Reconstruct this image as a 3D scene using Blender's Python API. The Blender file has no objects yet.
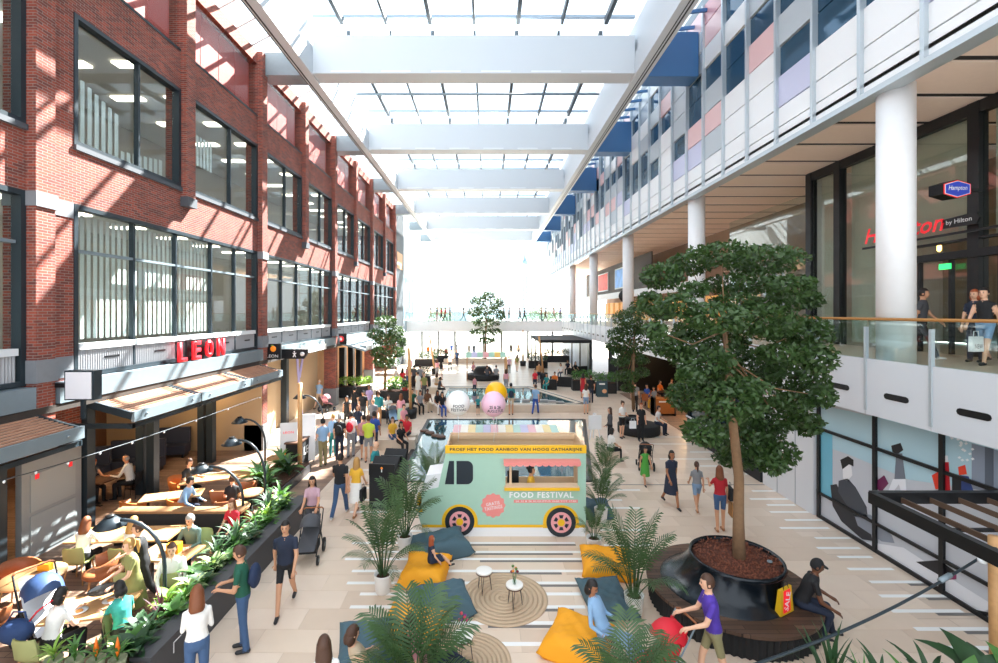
import bpy, bmesh, math, random
import numpy as np
from math import sin, cos, pi, radians, sqrt, atan2, hypot
from mathutils import Vector, Matrix, kdtree

S = bpy.context.scene
COL = S.collection
V = Vector
F, CX, CY, H = 460.0, 488.0, 312.0, 6.0          # focal length in pixels, vanishing point, eye height

# ------------------------------------------------------------------ camera, world, sun, exposure
cam = bpy.data.cameras.new('camera')
cam.sensor_width = 36.0
cam.lens = 36.0 * F / 998.0
cam.shift_x = (499.0 - CX) / 998.0
cam.shift_y = -(331.5 - CY) / 998.0
cam.clip_start, cam.clip_end = 0.1, 500
co = bpy.data.objects.new('camera', cam); COL.objects.link(co)
co.location = (0, 0, H); co.rotation_euler = (radians(90), 0, 0)
S.camera = co

wd = bpy.data.worlds.new('sky'); S.world = wd; wd.use_nodes = True
bg = wd.node_tree.nodes['Background']
bg.inputs[0].default_value = (0.86, 0.93, 1.0, 1); bg.inputs[1].default_value = 2.45

sun = bpy.data.lights.new('sun', 'SUN'); sun.energy = 46.0; sun.angle = radians(0.6); sun.color = (1.0, 0.93, 0.84)
so = bpy.data.objects.new('sun', sun); COL.objects.link(so)
so.rotation_euler = Vector((0.46, 0.90, 1.05)).to_track_quat('Z', 'Y').to_euler()
so.location = (20, 20, 40)

S.view_settings.view_transform = 'Standard'
S.view_settings.look = 'None'
S.view_settings.gamma = 1.0
S.view_settings.use_curve_mapping = False
S.view_settings.exposure = 0.14
S.cycles.max_bounces = 8; S.cycles.transparent_max_bounces = 24
S.cycles.diffuse_bounces = 5; S.cycles.glossy_bounces = 3
S.cycles.caustics_reflective = False; S.cycles.caustics_refractive = False
S.cycles.sample_clamp_indirect = 6.0

# ------------------------------------------------------------------ helpers
def G(x, y, z=0.0):                                # pixel -> point on the horizontal plane z
    Y = F * (H - z) / (y - CY); return V(((x - CX) * Y / F, Y, z))
def AY(x, y, Y):                                   # pixel -> point at depth Y
    return V(((x - CX) * Y / F, Y, H - (y - CY) * Y / F))
def AX(x, y, X):                                   # pixel -> point on the side wall at X
    Y = F * X / (x - CX); return V((X, Y, H - (y - CY) * Y / F))

def lin(c):
    if isinstance(c, str): c = [int(c[i:i+2], 16) / 255 for i in (0, 2, 4)]
    return tuple((u / 12.92 if u <= .04045 else ((u + .055) / 1.055) ** 2.4) for u in c) + (1,)

MATS = {}
def mat(name, col, rough=.55, metal=0., var=0., scale=6., bump=0., bscale=60., emit=0., spec=.5, trans=0.):
    if name in MATS: return MATS[name]
    m = bpy.data.materials.new(name); m.use_nodes = True; MATS[name] = m
    nt = m.node_tree; p = nt.nodes['Principled BSDF']; c = lin(col)
    p.inputs['Base Color'].default_value = c; p.inputs['Roughness'].default_value = rough
    p.inputs['Metallic'].default_value = metal; p.inputs['Specular IOR Level'].default_value = spec
    m.diffuse_color = c
    if emit:
        p.inputs['Emission Color'].default_value = c; p.inputs['Emission Strength'].default_value = emit
    tc = None
    if var or bump:
        tc = nt.nodes.new('ShaderNodeTexCoord')
    if var:
        n = nt.nodes.new('ShaderNodeTexNoise'); n.inputs['Scale'].default_value = scale; n.inputs['Detail'].default_value = 4
        nt.links.new(tc.outputs['Object'], n.inputs['Vector'])
        mx = nt.nodes.new('ShaderNodeMix'); mx.data_type = 'RGBA'
        mx.inputs[6].default_value = tuple(max(0, u * (1 - var)) for u in c[:3]) + (1,)
        mx.inputs[7].default_value = tuple(min(1, u * (1 + var)) for u in c[:3]) + (1,)
        nt.links.new(n.outputs['Fac'], mx.inputs[0]); nt.links.new(mx.outputs[2], p.inputs['Base Color'])
    if bump:
        n2 = nt.nodes.new('ShaderNodeTexNoise'); n2.inputs['Scale'].default_value = bscale
        nt.links.new(tc.outputs['Object'], n2.inputs['Vector'])
        b = nt.nodes.new('ShaderNodeBump'); b.inputs['Strength'].default_value = bump; b.inputs['Distance'].default_value = .02
        nt.links.new(n2.outputs['Fac'], b.inputs['Height']); nt.links.new(b.outputs[0], p.inputs['Normal'])
    if trans:
        out = nt.nodes['Material Output']; t = nt.nodes.new('ShaderNodeBsdfTranslucent')
        t.inputs[0].default_value = (c[0] * 1.5, c[1] * 1.5, c[2] * .8, 1)
        ms = nt.nodes.new('ShaderNodeMixShader'); ms.inputs[0].default_value = trans
        nt.links.new(p.outputs[0], ms.inputs[1]); nt.links.new(t.outputs[0], ms.inputs[2]); nt.links.new(ms.outputs[0], out.inputs[0])
    return m

def glass(name, tint=(.92, .97, .97), refl=.5, rough=.02):
    if name in MATS: return MATS[name]
    m = bpy.data.materials.new(name); m.use_nodes = True; MATS[name] = m
    nt = m.node_tree; nt.nodes.clear()
    out = nt.nodes.new('ShaderNodeOutputMaterial'); t = nt.nodes.new('ShaderNodeBsdfTransparent'); t.inputs[0].default_value = tint + (1,)
    g = nt.nodes.new('ShaderNodeBsdfGlossy'); g.inputs[0].default_value = (1, 1, 1, 1); g.inputs['Roughness'].default_value = rough
    fr = nt.nodes.new('ShaderNodeLayerWeight'); fr.inputs[0].default_value = .5
    pw = nt.nodes.new('ShaderNodeMath'); pw.operation = 'POWER'; pw.inputs[1].default_value = 4.0; nt.links.new(fr.outputs['Facing'], pw.inputs[0])
    ma = nt.nodes.new('ShaderNodeMath'); ma.operation = 'MULTIPLY_ADD'; ma.inputs[1].default_value = .85; ma.inputs[2].default_value = .06; nt.links.new(pw.outputs[0], ma.inputs[0])
    mu = nt.nodes.new('ShaderNodeMath'); mu.operation = 'MULTIPLY'; mu.inputs[1].default_value = refl; nt.links.new(ma.outputs[0], mu.inputs[0])
    ms = nt.nodes.new('ShaderNodeMixShader'); nt.links.new(mu.outputs[0], ms.inputs[0])
    nt.links.new(t.outputs[0], ms.inputs[1]); nt.links.new(g.outputs[0], ms.inputs[2]); nt.links.new(ms.outputs[0], out.inputs[0])
    m.diffuse_color = tint + (.3,)
    return m

def brickmat(name, c1, c2, mortar, bw, bh, ms=.012, plane='YZ', rough=.85, offset=.5, bump=.4, var=.5, spec=.3):
    m = bpy.data.materials.new(name); m.use_nodes = True; MATS[name] = m
    nt = m.node_tree; p = nt.nodes['Principled BSDF']
    tc = nt.nodes.new('ShaderNodeNewGeometry'); sp = nt.nodes.new('ShaderNodeSeparateXYZ'); cb = nt.nodes.new('ShaderNodeCombineXYZ')
    nt.links.new(tc.outputs['Position'], sp.inputs[0])
    if plane == 'WALL':                             # courses follow height, either wall direction
        ad = nt.nodes.new('ShaderNodeMath'); nt.links.new(sp.outputs['X'], ad.inputs[0]); nt.links.new(sp.outputs['Y'], ad.inputs[1])
        nt.links.new(ad.outputs[0], cb.inputs['X']); nt.links.new(sp.outputs['Z'], cb.inputs['Y'])
    else:
        nt.links.new(sp.outputs[plane[0]], cb.inputs['X']); nt.links.new(sp.outputs[plane[1]], cb.inputs['Y'])
    b = nt.nodes.new('ShaderNodeTexBrick'); b.offset = offset
    b.inputs['Color1'].default_value = lin(c1); b.inputs['Color2'].default_value = lin(c2); b.inputs['Mortar'].default_value = lin(mortar)
    b.inputs['Scale'].default_value = 1; b.inputs['Mortar Size'].default_value = ms; b.inputs['Mortar Smooth'].default_value = .1
    b.inputs['Brick Width'].default_value = bw; b.inputs['Row Height'].default_value = bh; b.inputs['Bias'].default_value = 0
    nt.links.new(cb.outputs[0], b.inputs['Vector'])
    n = nt.nodes.new('ShaderNodeTexNoise'); n.inputs['Scale'].default_value = 1.3; n.inputs['Detail'].default_value = 5
    nt.links.new(tc.outputs['Position'], n.inputs['Vector'])
    mx = nt.nodes.new('ShaderNodeMix'); mx.data_type = 'RGBA'; mx.blend_type = 'MULTIPLY'; mx.inputs[0].default_value = var
    rp = nt.nodes.new('ShaderNodeMapRange'); rp.inputs[1].default_value = .3; rp.inputs[2].default_value = .7; rp.inputs[3].default_value = .6; rp.inputs[4].default_value = 1.15
    nt.links.new(n.outputs['Fac'], rp.inputs[0]); nt.links.new(b.outputs['Color'], mx.inputs[6]); nt.links.new(rp.outputs[0], mx.inputs[7])
    nt.links.new(mx.outputs[2], p.inputs['Base Color']); p.inputs['Roughness'].default_value = rough; p.inputs['Specular IOR Level'].default_value = spec
    if bump:
        bp = nt.nodes.new('ShaderNodeBump'); bp.inputs['Strength'].default_value = bump; bp.inputs['Distance'].default_value = .01; bp.invert = True
        nt.links.new(b.outputs['Fac'], bp.inputs['Height']); nt.links.new(bp.outputs[0], p.inputs['Normal'])
    return m

def tag(o, L=None, C=None, g=None, k=None):
    if L: o['label'] = L
    if C: o['category'] = C
    if g: o['group'] = g
    if k: o['kind'] = k
    return o
def put(name, data, parent=None, loc=(0, 0, 0), rot=(0, 0, 0), sc=None, mats=None, **t):
    o = bpy.data.objects.new(name, data); COL.objects.link(o)
    o.location = loc; o.rotation_euler = (0, 0, rot) if isinstance(rot, (int, float)) else rot
    if sc is not None: o.scale = (sc, sc, sc) if isinstance(sc, (int, float)) else sc
    if parent: o.parent = parent
    if mats:
        for i, m in enumerate(mats):
            if i < len(o.material_slots): o.material_slots[i].link = 'OBJECT'; o.material_slots[i].material = m
    return tag(o, **t)
def thing(name, L, C, loc=(0, 0, 0), rot=0, g=None, k=None, sc=None):
    return put(name, None, None, loc, rot, sc, L=L, C=C, g=g, k=k)

class MB:
    def __init__(s): s.v = []; s.f = []; s.m = []; s.sm = []
    def add(s, vs, fs, mi=0, sm=False):
        n = len(s.v); s.v += [tuple(v) for v in vs]
        for f in fs: s.f.append(tuple(i + n for i in f)); s.m.append(mi); s.sm.append(sm)
        return s
    def box(s, a, b, mi=0):
        x0, y0, z0 = a; x1, y1, z1 = b
        return s.add([(x0,y0,z0),(x1,y0,z0),(x1,y1,z0),(x0,y1,z0),(x0,y0,z1),(x1,y0,z1),(x1,y1,z1),(x0,y1,z1)],
                     [(0,3,2,1),(4,5,6,7),(0,1,5,4),(1,2,6,5),(2,3,7,6),(3,0,4,7)], mi)
    def cb(s, c, d, mi=0):                          # box by centre and size
        return s.box((c[0]-d[0]/2, c[1]-d[1]/2, c[2]-d[2]/2), (c[0]+d[0]/2, c[1]+d[1]/2, c[2]+d[2]/2), mi)
    def bar(s, p, q, w, h, mi=0):
        p, q = V(p), V(q); d = (q - p).normalized(); up = V((0,0,1)) if abs(d.z) < .95 else V((0,1,0))
        u = d.cross(up).normalized() * w / 2; v = u.cross(d).normalized() * h / 2
        return s.add([p-u-v, p+u-v, p+u+v, p-u+v, q-u-v, q+u-v, q+u+v, q-u+v],
                     [(0,1,2,3),(7,6,5,4),(0,4,5,1),(1,5,6,2),(2,6,7,3),(3,7,4,0)], mi)
    def tube(s, pts, r, n=8, mi=0, sm=True, cap=True):
        pts = [V(p) for p in pts]; k = len(pts); rr = r if isinstance(r, (list, tuple)) else [r] * k
        vs, fs = [], []; prev = None
        for i, p in enumerate(pts):
            d = (pts[min(i+1, k-1)] - pts[max(i-1, 0)]).normalized()
            if prev is None: a = V((1,0,0)) if abs(d.x) < .8 else V((0,1,0))
            else: a = prev
            u = (a - d * a.dot(d)).normalized(); w = d.cross(u); prev = u
            for j in range(n):
                t = 2*pi*j/n; vs.append(p + (u*cos(t) + w*sin(t)) * rr[i])
        for i in range(k-1):
            for j in range(n):
                a = i*n+j; b = i*n+(j+1) % n; fs.append((a, b, b+n, a+n))
        if cap: fs.append(tuple(range(n-1, -1, -1))); fs.append(tuple(range((k-1)*n, k*n)))
        return s.add(vs, fs, mi, sm)
    def lathe(s, prof, n=24, mi=0, c=(0,0,0), sm=True, sx=1, sy=1):
        vs, fs = [], []
        for r, z in prof:
            for j in range(n): t = 2*pi*j/n; vs.append((c[0]+r*cos(t)*sx, c[1]+r*sin(t)*sy, c[2]+z))
        for i in range(len(prof)-1):
            for j in range(n): a = i*n+j; b = i*n+(j+1) % n; fs.append((a, b, b+n, a+n))
        fs.append(tuple(range(n-1, -1, -1))); fs.append(tuple(range((len(prof)-1)*n, len(prof)*n)))
        return s.add(vs, fs, mi, sm)
    def ell(s, c, r, nu=12, nv=8, mi=0, keep=None, M=None):
        vs, fs = [], []; r = (r, r, r) if isinstance(r, (int, float)) else r
        for i in range(nv+1):
            a = pi*i/nv
            for j in range(nu): t = 2*pi*j/nu; vs.append(V((r[0]*sin(a)*cos(t), r[1]*sin(a)*sin(t), r[2]*cos(a))))
        for i in range(nv):
            for j in range(nu):
                q = (i*nu+j, (i+1)*nu+j, (i+1)*nu+(j+1) % nu, i*nu+(j+1) % nu)
                if keep is None or keep(sum((vs[k] for k in q), V())/4): fs.append(q)
        if M is not None: vs = [M @ v for v in vs]
        return s.add([v + V(c) for v in vs], fs, mi, True)
    def prism(s, poly, fr, d, mi=0):               # poly: 2D points; fr(u,v)->3D; d: depth vector
        d = V(d); n = len(poly); a = [fr(*p) for p in poly]; b = [V(p) + d for p in a]
        fs = [tuple(range(n)), tuple(range(2*n-1, n-1, -1))] + [(i, i+n, (i+1) % n + n, (i+1) % n) for i in range(n)]
        return s.add(a + b, fs, mi)
    def mesh(s, name, mats):
        me = bpy.data.meshes.new(name); me.from_pydata(s.v, [], s.f)
        for m in (mats if isinstance(mats, (list, tuple)) else [mats]): me.materials.append(m)
        me.polygons.foreach_set('material_index', s.m); me.polygons.foreach_set('use_smooth', s.sm)
        me.update(); bm = bmesh.new(); bm.from_mesh(me); bmesh.ops.recalc_face_normals(bm, faces=bm.faces); bm.to_mesh(me); bm.free()
        return me
    def obj(s, name, mats, parent=None, loc=(0,0,0), rot=0, sc=None, **t):
        return put(name, s.mesh(name, mats), parent, loc, rot, sc, **t)

def boxo(name, a, b, m, parent=None, **t): return MB().box(a, b).obj(name, m, parent, **t)

def text_mesh(txt, size, m, ext=.01, bold=0., sp=1.0, align='CENTER', shear=0.):
    c = bpy.data.curves.new('lettering', 'FONT'); c.body = txt; c.size = size; c.extrude = ext; c.offset = bold
    c.align_x = align; c.align_y = 'CENTER'; c.space_character = sp; c.resolution_u = 2; c.shear = shear
    o = bpy.data.objects.new('lettering', c); COL.objects.link(o)
    me = bpy.data.meshes.new_from_object(o.evaluated_get(bpy.context.evaluated_depsgraph_get()))
    bpy.data.objects.remove(o); bpy.data.curves.remove(c)
    me.materials.clear(); me.materials.append(m); return me
FACE_S = (pi/2, 0, 0)          # lettering that faces the camera (-Y)
FACE_E = (pi/2, 0, pi/2)       # lettering on a left-hand wall, facing +X
FACE_W = (pi/2, 0, -pi/2)      # lettering on a right-hand wall, facing -X
# ------------------------------------------------------------------ materials
white = mat('white_paint', 'F2F3F4', .45, var=.03); offw = mat('off_white', 'DDE1E4', .5)
steel = mat('blue_grey_steel', '7C8A92', .45, .2, var=.08); dkframe = mat('dark_frame', '2A353C', .4, .2)
black = mat('black_metal', '17191C', .4, .2); blk2 = mat('black_matte', '1E1F21', .75)
stone = mat('grey_stone', '7C7F84', .7, var=.12); conc = mat('concrete', '9B9A98', .8, var=.1)
red = mat('sign_red', 'E8222E', .4, emit=.5); redp = mat('red_panel', 'CC5A54', .6, var=.06)
wood = mat('light_wood', 'C99A66', .55, var=.2, scale=14); dkwood = mat('dark_wood', '5A3C2A', .5, var=.25, scale=9)
slatw = mat('awning_slat', 'B58A72', .7, var=.12); gold = mat('handrail_wood', 'A8743A', .4)
glz = glass('clear_glass'); roofglz = glass('roof_glass', (.93, .97, 1.0), .35); rail_glz = glass('rail_glass', (.86, .93, .92), .6)
dglz = glass('tinted_glass', (.88, .93, .91), .8); bglz = glass('facade_glass', (.35, .5, .62), 1.6)
soff = mat('soffit_beige', 'FBE4D3', .7, var=.04); gapm = mat('soffit_gap', '2B2624', .8)
brick = brickmat('brick', 'A04E3D', '6C3C37', '94857D', .215, .064, .006, 'WALL')
tilefar = brickmat('stone_floor', 'E2CDB9', 'D8C2AD', 'BFA893', 1.2, .6, .008, 'XY', .28, .5, 0., .18, .5)
tilem = [mat('stone_tile_%d' % i, c, .3, var=.05, scale=2.5) for i, c in enumerate(('E4CFBB', 'DDC7B2', 'D7C0AA', 'E1CBB5'))]
plank = brickmat('wood_floor', 'A08470', '83695A', '55433A', 1.4, .14, .006, 'XY', .5, .37, 0., .4)
plaster = mat('interior_wall', 'B9B2A8', .8, var=.05); ceilm = mat('interior_ceiling', 'E4DED6', .8)
lampm = mat('ceiling_lamp', 'FFF4E2', .5, emit=5.); warm = mat('warm_lamp', 'FFB45A', .5, emit=14.)
tealp = mat('pale_blue_panel', 'BCD9E2', .5)

# ------------------------------------------------------------------ floor
boxo('floor', (-22, -8, -.3), (22, 75, -.004), tilefar, k='structure')
fl = bpy.data.objects['floor']
R = random.Random(3)
tmesh = [MB().box((-.596, -.296, -.004), (.596, .296, 0)).mesh('stone_tile', m) for m in tilem]
cand = []
for j in range(8, 46):
    for i in range(-6, 10):
        x = i*1.2 + (.6 if j % 2 else 0); y = j*.6
        if -5.1 < x < 9.0 and y > 6.2 and not (x < -3.8 and y < 6.8): cand.append((y, x, y))
cand.sort()
for _, x, y in cand[:300]: put('stone_tile', R.choice(tmesh), fl, (x, y, 0))
wst = mat('white_inlay', 'F4F3F0', .35); gst = mat('grey_inlay', '75706C', .5)
stripes = []
def stripe(xa, xb, y, dark=None):
    Y = F*H/(y-CY); X0, X1 = (xa-CX)*Y/F, (xb-CX)*Y/F
    boxo('white_inlay_strip', (X0, Y-.05, 0), (X1, Y+.05, .003), wst, fl)
    if dark: boxo('grey_inlay_strip', ((dark[0]-CX)*Y/F, Y-.14, 0), ((dark[1]-CX)*Y/F, Y-.06, .003), gst, fl)
for i, (a, b, c, d) in enumerate([(368,556,0,0),(352,575,462,575),(366,600,474,572),(345,586,480,586),(352,590,482,561),(347,585,480,585),(360,600,0,0),(350,585,470,573),(356,590,488,590),(346,600,0,0)]):
    stripe(a, b, [525, 537, 546, 553, 565, 577, 588, 601, 617, 638][i] + 6, (c, d) if c else None)
for y, a, b, c, d in [(437,640,690,0,0),(444,640,700,0,0),(452,690,730,0,0),(459,660,735,0,0),(466,700,745,0,0),(474,745,765,0,0),(491,752,788,0,0),(499,750,795,0,0),(505,767,795,0,0),(512,770,810,0,0),(520,785,822,0,0),(528,780,829,0,0),(538,815,850,0,0),(548,817,860,0,0),(557,838,872,0,0),(569,848,893,0,0),(582,870,922,905,945),(596,880,950,923,960),(611,891,962,932,968),(629,915,990,960,990),(648,945,998,980,998)]:
    stripe(a, b, y, (c, d) if c else None)
for y, a, b in [(448,405,440),(456,398,420),(470,340,400),(488,345,410),(500,355,412),(512,350,418),(490,596,640),(500,598,622),(508,600,640),(530,600,645),(545,604,650)]: stripe(a, b, y)
boxo('expansion_joint', (-5, 15.95, 0), (9.6, 16.0, .004), gst, fl)
boxo('floor_terrace', (-17, 4, -.004), (-5.6, 20.6, .004), plank, k='structure')
boxo('floor_cafe', (9.7, 22.4, -.004), (16.5, 34, .004), plank, k='structure')

# ------------------------------------------------------------------ left brick building
WL = thing('wall_left', None, None, k='structure')
PM = [.8, 10.2, 20.2, 29.7, 39.3, 48.9]
ZA = dict(l0=4.4, l1=8.62, u0=10.05, u1=13.25, c0=14.55, c1=16.75, top=17.3)
wb = MB()
y0, y1 = PM[0], PM[-1]
for za, zb in ((ZA['l1'], ZA['u0']), (ZA['u1'], ZA['c0']), (ZA['c1'], ZA['top'])): wb.box((-10.4, y0, za), (-10, y1, zb))
wb.box((-10.4, 10.2, 3.7), (-10, 11.1, ZA['l1'])); wb.box((-10.4, 10.2, ZA['u0']), (-10, 11.1, ZA['u1']))
wb.obj('brickwork', brick, WL)
for i, p in enumerate(PM):
    MB().box((-10.5, p-.25, 0 if i > 1 else 3.6), (-9.78, p+.2, ZA['top'])).obj('brick_pier', brick, WL)
    boxo('stone_band', (-10.5, p-.28, 4.45), (-9.74, p+.23, 4.95), stone, WL); boxo('stone_band', (-10.5, p-.28, 8.3), (-9.74, p+.23, 8.62), stone, WL)
    if i > 1: boxo('stone_plinth', (-10.55, p-.3, 0), (-9.72, p+.25, 1.1), stone, WL)
boxo('stone_band', (-10.41, 10.4, 4.45), (-9.98, 11.08, 4.95), stone, WL)
boxo('stone_band', (-10.41, 10.4, 8.25), (-9.98, 11.08, 8.62), stone, WL)
louv = mat('corrugated_panel', 'A9A9AC', .5, .2)
def wave_panel(w, h):                               # corrugated panel in the YZ plane
    b = MB(); n = max(4, int(w/.07)); vs = []; fs = []
    for i in range(n*2+1):
        yy = w*i/(n*2); x = .02 if i % 2 else 0; vs += [(x, yy, 0), (x, yy, h)]
    for i in range(n*2): fs.append((2*i, 2*i+2, 2*i+3, 2*i+1))
    return b.add(vs, fs)
wn = [0]
def window(ya, yb, za, zb, lights, transom=None, panel=None, fw=.11, face=-9.98, third=None):
    wn[0] += 1; t = thing('window_%d' % wn[0], None, None, k='structure')
    for a, b in (((-10.2, ya, za), (face, ya+fw, zb)), ((-10.2, yb-fw, za), (face, yb, zb)), ((-10.2, ya+fw, zb-fw), (face, yb-fw, zb)), ((-10.2, ya+fw, za), (face, yb-fw, za+fw))):
        boxo('frame', a, b, dkframe, t)
    zp = za + fw
    if panel: zp = panel
    ys = [ya+fw + (yb-ya-2*fw)*u for u in lights]
    for i, y in enumerate(ys[1:-1]): boxo('mullion', (-10.18, y-.035, za+fw), (-10.04, y+.035, zb-fw), dkframe, t)
    for i in range(len(ys)-1):
        a, b = ys[i]+.04, ys[i+1]-.04
        boxo('pane', (-10.16, a, zp), (-10.14, b, zb-fw), glz, t)
        if transom: boxo('transom', (-10.22, a, transom-.035), (-10.05, b, transom+.035), steel, t)
        if panel:
            o = wave_panel(b-a, panel-.15-za-fw).obj('louvre_panel', louv, t, (-10.06, a, za+fw))
            boxo('vent_slot', (-10.05, a+(b-a)*.45, za+.4), (-10.03, a+(b-a)*.72, za+.45), black, t)
            boxo('sill', (-10.2, a, panel-.15), (-9.99, b, panel), offw, t)
    return t
for k in range(5):
    a, b = PM[k]+.22, PM[k+1]-.26; mid = (PM[k]+PM[k+1])/2
    if k == 1: a = 11.1
    window(a, b, ZA['l0'], ZA['l1'], [0, .215, .42, .64, .82, 1], transom=7.5, panel=5.22)
    boxo('trim_%d' % (k+1), (-10.3, PM[k]+.25, 3.92), (-9.72, PM[k+1]-.3, 4.38), steel, k='structure')
    MB().box((-10.5, mid-.22, 9.75), (-9.8, mid+.22, ZA['top'])).obj('brick_pilaster', brick, WL)
    boxo('pilaster_foot', (-10.5, mid-.25, 9.45), (-9.76, mid+.25, 9.76), mat('dark_stone', '4A4E55', .7), WL)
    for p, q in ((a, mid-.24), (mid+.24, b)):
        window(p, q, ZA['u0'], ZA['u1'], [0, .56, 1])
        boxo('stone_sill', (-10.3, p, ZA['u0']-.12), (-9.93, q, ZA['u0']), mat('dark_stone', '4A4E55', .7), WL)
        n = 4
        for j in range(n):
            u, v = p+(q-p)*j/n, p+(q-p)*(j+1)/n
            boxo('red_panel', (-10.42, u+.02, ZA['c0']), (-10.36, v-.02, ZA['c1']), redp, WL)
        boxo('clerestory_pane', (-10.12, p, ZA['c0']), (-10.1, q, ZA['c1']), glz, WL)
        boxo('clerestory_rail', (-10.18, p, ZA['c0']-.08), (-9.98, q, ZA['c0']), dkframe, WL)
# rooms behind the windows
RI = thing('wall_inner', None, None, k='structure')
for z0_, z1_ in ((4.6, 9.2), (9.6, 14.1)):
    boxo('inner_floor', (-16, .8, z0_-.25), (-10.42, 48.9, z0_), conc, RI)
    boxo('inner_ceiling', (-16, .8, z1_), (-10.42, 48.9, z1_+.1), ceilm, RI)
    boxo('inner_back_wall', (-16.1, .8, z0_), (-16, 48.9, z1_), plaster, RI)
    for y in np.arange(3, 48, 2.4):
        for x in (-11.6, -13.6): boxo('ceiling_light', (x-.55, y-.18, z1_-.06), (x+.55, y+.18, z1_-.01), lampm, RI)
boxo('inner_ceiling', (-16, .8, 17.2), (-10.42, 48.9, 17.3), ceilm, RI)
boxo('inner_end_wall', (-16, .7, 0), (-10.42, .8, 17.3), plaster, RI); boxo('inner_end_wall', (-16, 48.9, 0), (-10.0, 49.2, 17.3), brick, RI)
fin = mat('blind_slat', 'EDEBE4', .6)
def blind(lbl, ya, yb, za, zb, step, w, tilt, prof=None, x=-10.55):
    t = thing('vertical_blind', lbl, 'blind')
    y = ya; i = 0
    while y < yb:
        u = (y-ya)/(yb-ya); z0_, z1_ = (za, zb) if prof is None else prof(u, za, zb)
        if z1_ - z0_ > .1: MB().bar((x, y, z0_), (x, y, z1_), .012, w).obj('blind_slat', fin, t).rotation_euler = (0, 0, 0)
        y += step
    return t
blind('row of white vertical blind slats in the large window above the red restaurant sign', 11.35, 17.2, 5.3, 8.5, .2, .11, 0)
blind('white slanted slat screen inside the first upper window over the restaurant sign', 11.3, 14.9, 10.15, 13.0, .22, .12, 0, lambda u, a, b: (a, b-.75-1.3*u if u < .5 else b-2.4+.6*(u-.5)))
blind('short white slat screen inside the second upper window of the brick wall', 15.7, 17.6, 11.3, 12.4, .2, .12, 0)
blind('pale vertical slats in the lower window at the very left of the picture', 8.2, 9.9, 5.3, 8.4, .25, .14, 0)
blind('pale vertical slats in the upper window at the very left of the picture', 8.2, 9.9, 10.2, 13.1, .25, .14, 0)

# ground floor behind the terrace
GL = thing('wall_shopfront', None, None, k='structure')
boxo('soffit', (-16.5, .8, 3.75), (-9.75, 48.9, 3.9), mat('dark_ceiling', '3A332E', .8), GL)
boxo('back_wall', (-16.6, .8, 0), (-16.5, 20.2, 3.8), mat('restaurant_wall', '6B4B36', .7, var=.15), GL)
boxo('side_wall', (-16.5, 19.9, 0), (-9.8, 20.2, 3.8), mat('cream_wall', 'B9A283', .7), GL)
boxo('pier_door', (-11.2, 10.9, .0), (-11.05, 12.5, 2.75), mat('grey_steel_door', '8F9699', .5, var=.08), GL)
boxo('pier_brick', (-11.2, 10.9, 2.75), (-11.05, 12.5, 3.75), brick, GL)
boxo('door_leaf', (-11.05, 11.1, 1.15), (-11.03, 12.3, 2.05), mat('grey_door_leaf', '9AA2A5', .5), GL); boxo('door_leaf', (-11.05, 11.1, .1), (-11.03, 12.3, 1.05), MATS['grey_door_leaf'], GL)
for yy in (11.2, 12.1): boxo('fire_sticker', (-11.03, yy, 1.92), (-11.02, yy+.1, 2.04), red, GL)
for yy in (10.35, 12.7, 15.2, 18.4): 
    for dx in (0, .35): boxo('steel_column', (-11.2-dx, yy-.13, 0), (-10.95-dx, yy+.13, 3.75), dkframe, GL)
boxo('poster_wall', (-12.0, 8.0, 0), (-11.5, 9.9, 2.6), mat('mustard_poster', 'B98A3A', .6, var=.5, scale=3), GL)
# beyond the restaurant: cream hoarding with lilac light beams, then a second shopfront
boxo('cream_front', (-11.1, 20.6, 0), (-10.9, 29.4, 3.7), mat('cream_wall', 'C9B393', .7), GL)
lil = mat('lilac_beam', 'B9B4EE', .5)
for yy, d in ((21.6, .9), (22.4, -.5), (26.0, .7), (27.0, -.6)):
    MB().prism([(yy, 3.7), (yy+.28, 3.7), (yy+.28+d, 0 if d > 0 else 2.2), (yy+d, 0 if d > 0 else 2.2)], lambda u, v: V((-10.88, u, v)), (.02, 0, 0)).obj('lilac_light_beam', lil, GL)
boxo('steel_column', (-10.9, 24.2, 0), (-10.6, 24.5, 3.75), dkframe, GL)
boxo('shop_wall', (-12.5, 30, 0), (-12.3, 48, 3.75), mat('peach_wall', 'D8A878', .7, var=.2, scale=1.2), GL)
for yy in (31.5, 33.6, 35.7, 37.8): boxo('steel_column', (-10.8, yy-.25, 0), (-10.4, yy+.25, 3.4), black, GL)

# ------------------------------------------------------------------ roof
RF = thing('ceiling', None, None, k='structure')
rbeam = mat('roof_white', 'C3C8CD', .5); dkbar = mat('glazing_bar', '4A5258', .5, .2); blue = mat('sky_reflection_blue', '3E6C9C', .35)  # blue: reflected sky put into the colour of the right-hand end boxes
ZB, ZG = 16.4, 18.9
for x0_, x1_, side in ((-8.25, -7.7, 1), (6.45, 7.05, -1)):
    boxo('roof_beam', (x0_, -6, ZB), (x1_, 72, ZB+1.0), rbeam, RF); boxo('beam_upstand', (x0_+.12, -6, ZB+1.0), (x1_-.12, 72, ZG), rbeam, RF)
    xm = (x0_+x1_)/2 - .12*side
    boxo('ventilation_slot', (xm-.03, -6, ZB-.012), (xm+.03, 71, ZB), black, RF); boxo('ventilation_slot', (xm-.14, -6, ZB-.012), (xm-.10, 71, ZB), black, RF)
CBY = [1.2, 10.7, 20.2, 29.7, 39.2, 48.7, 58.2, 67.7]
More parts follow.
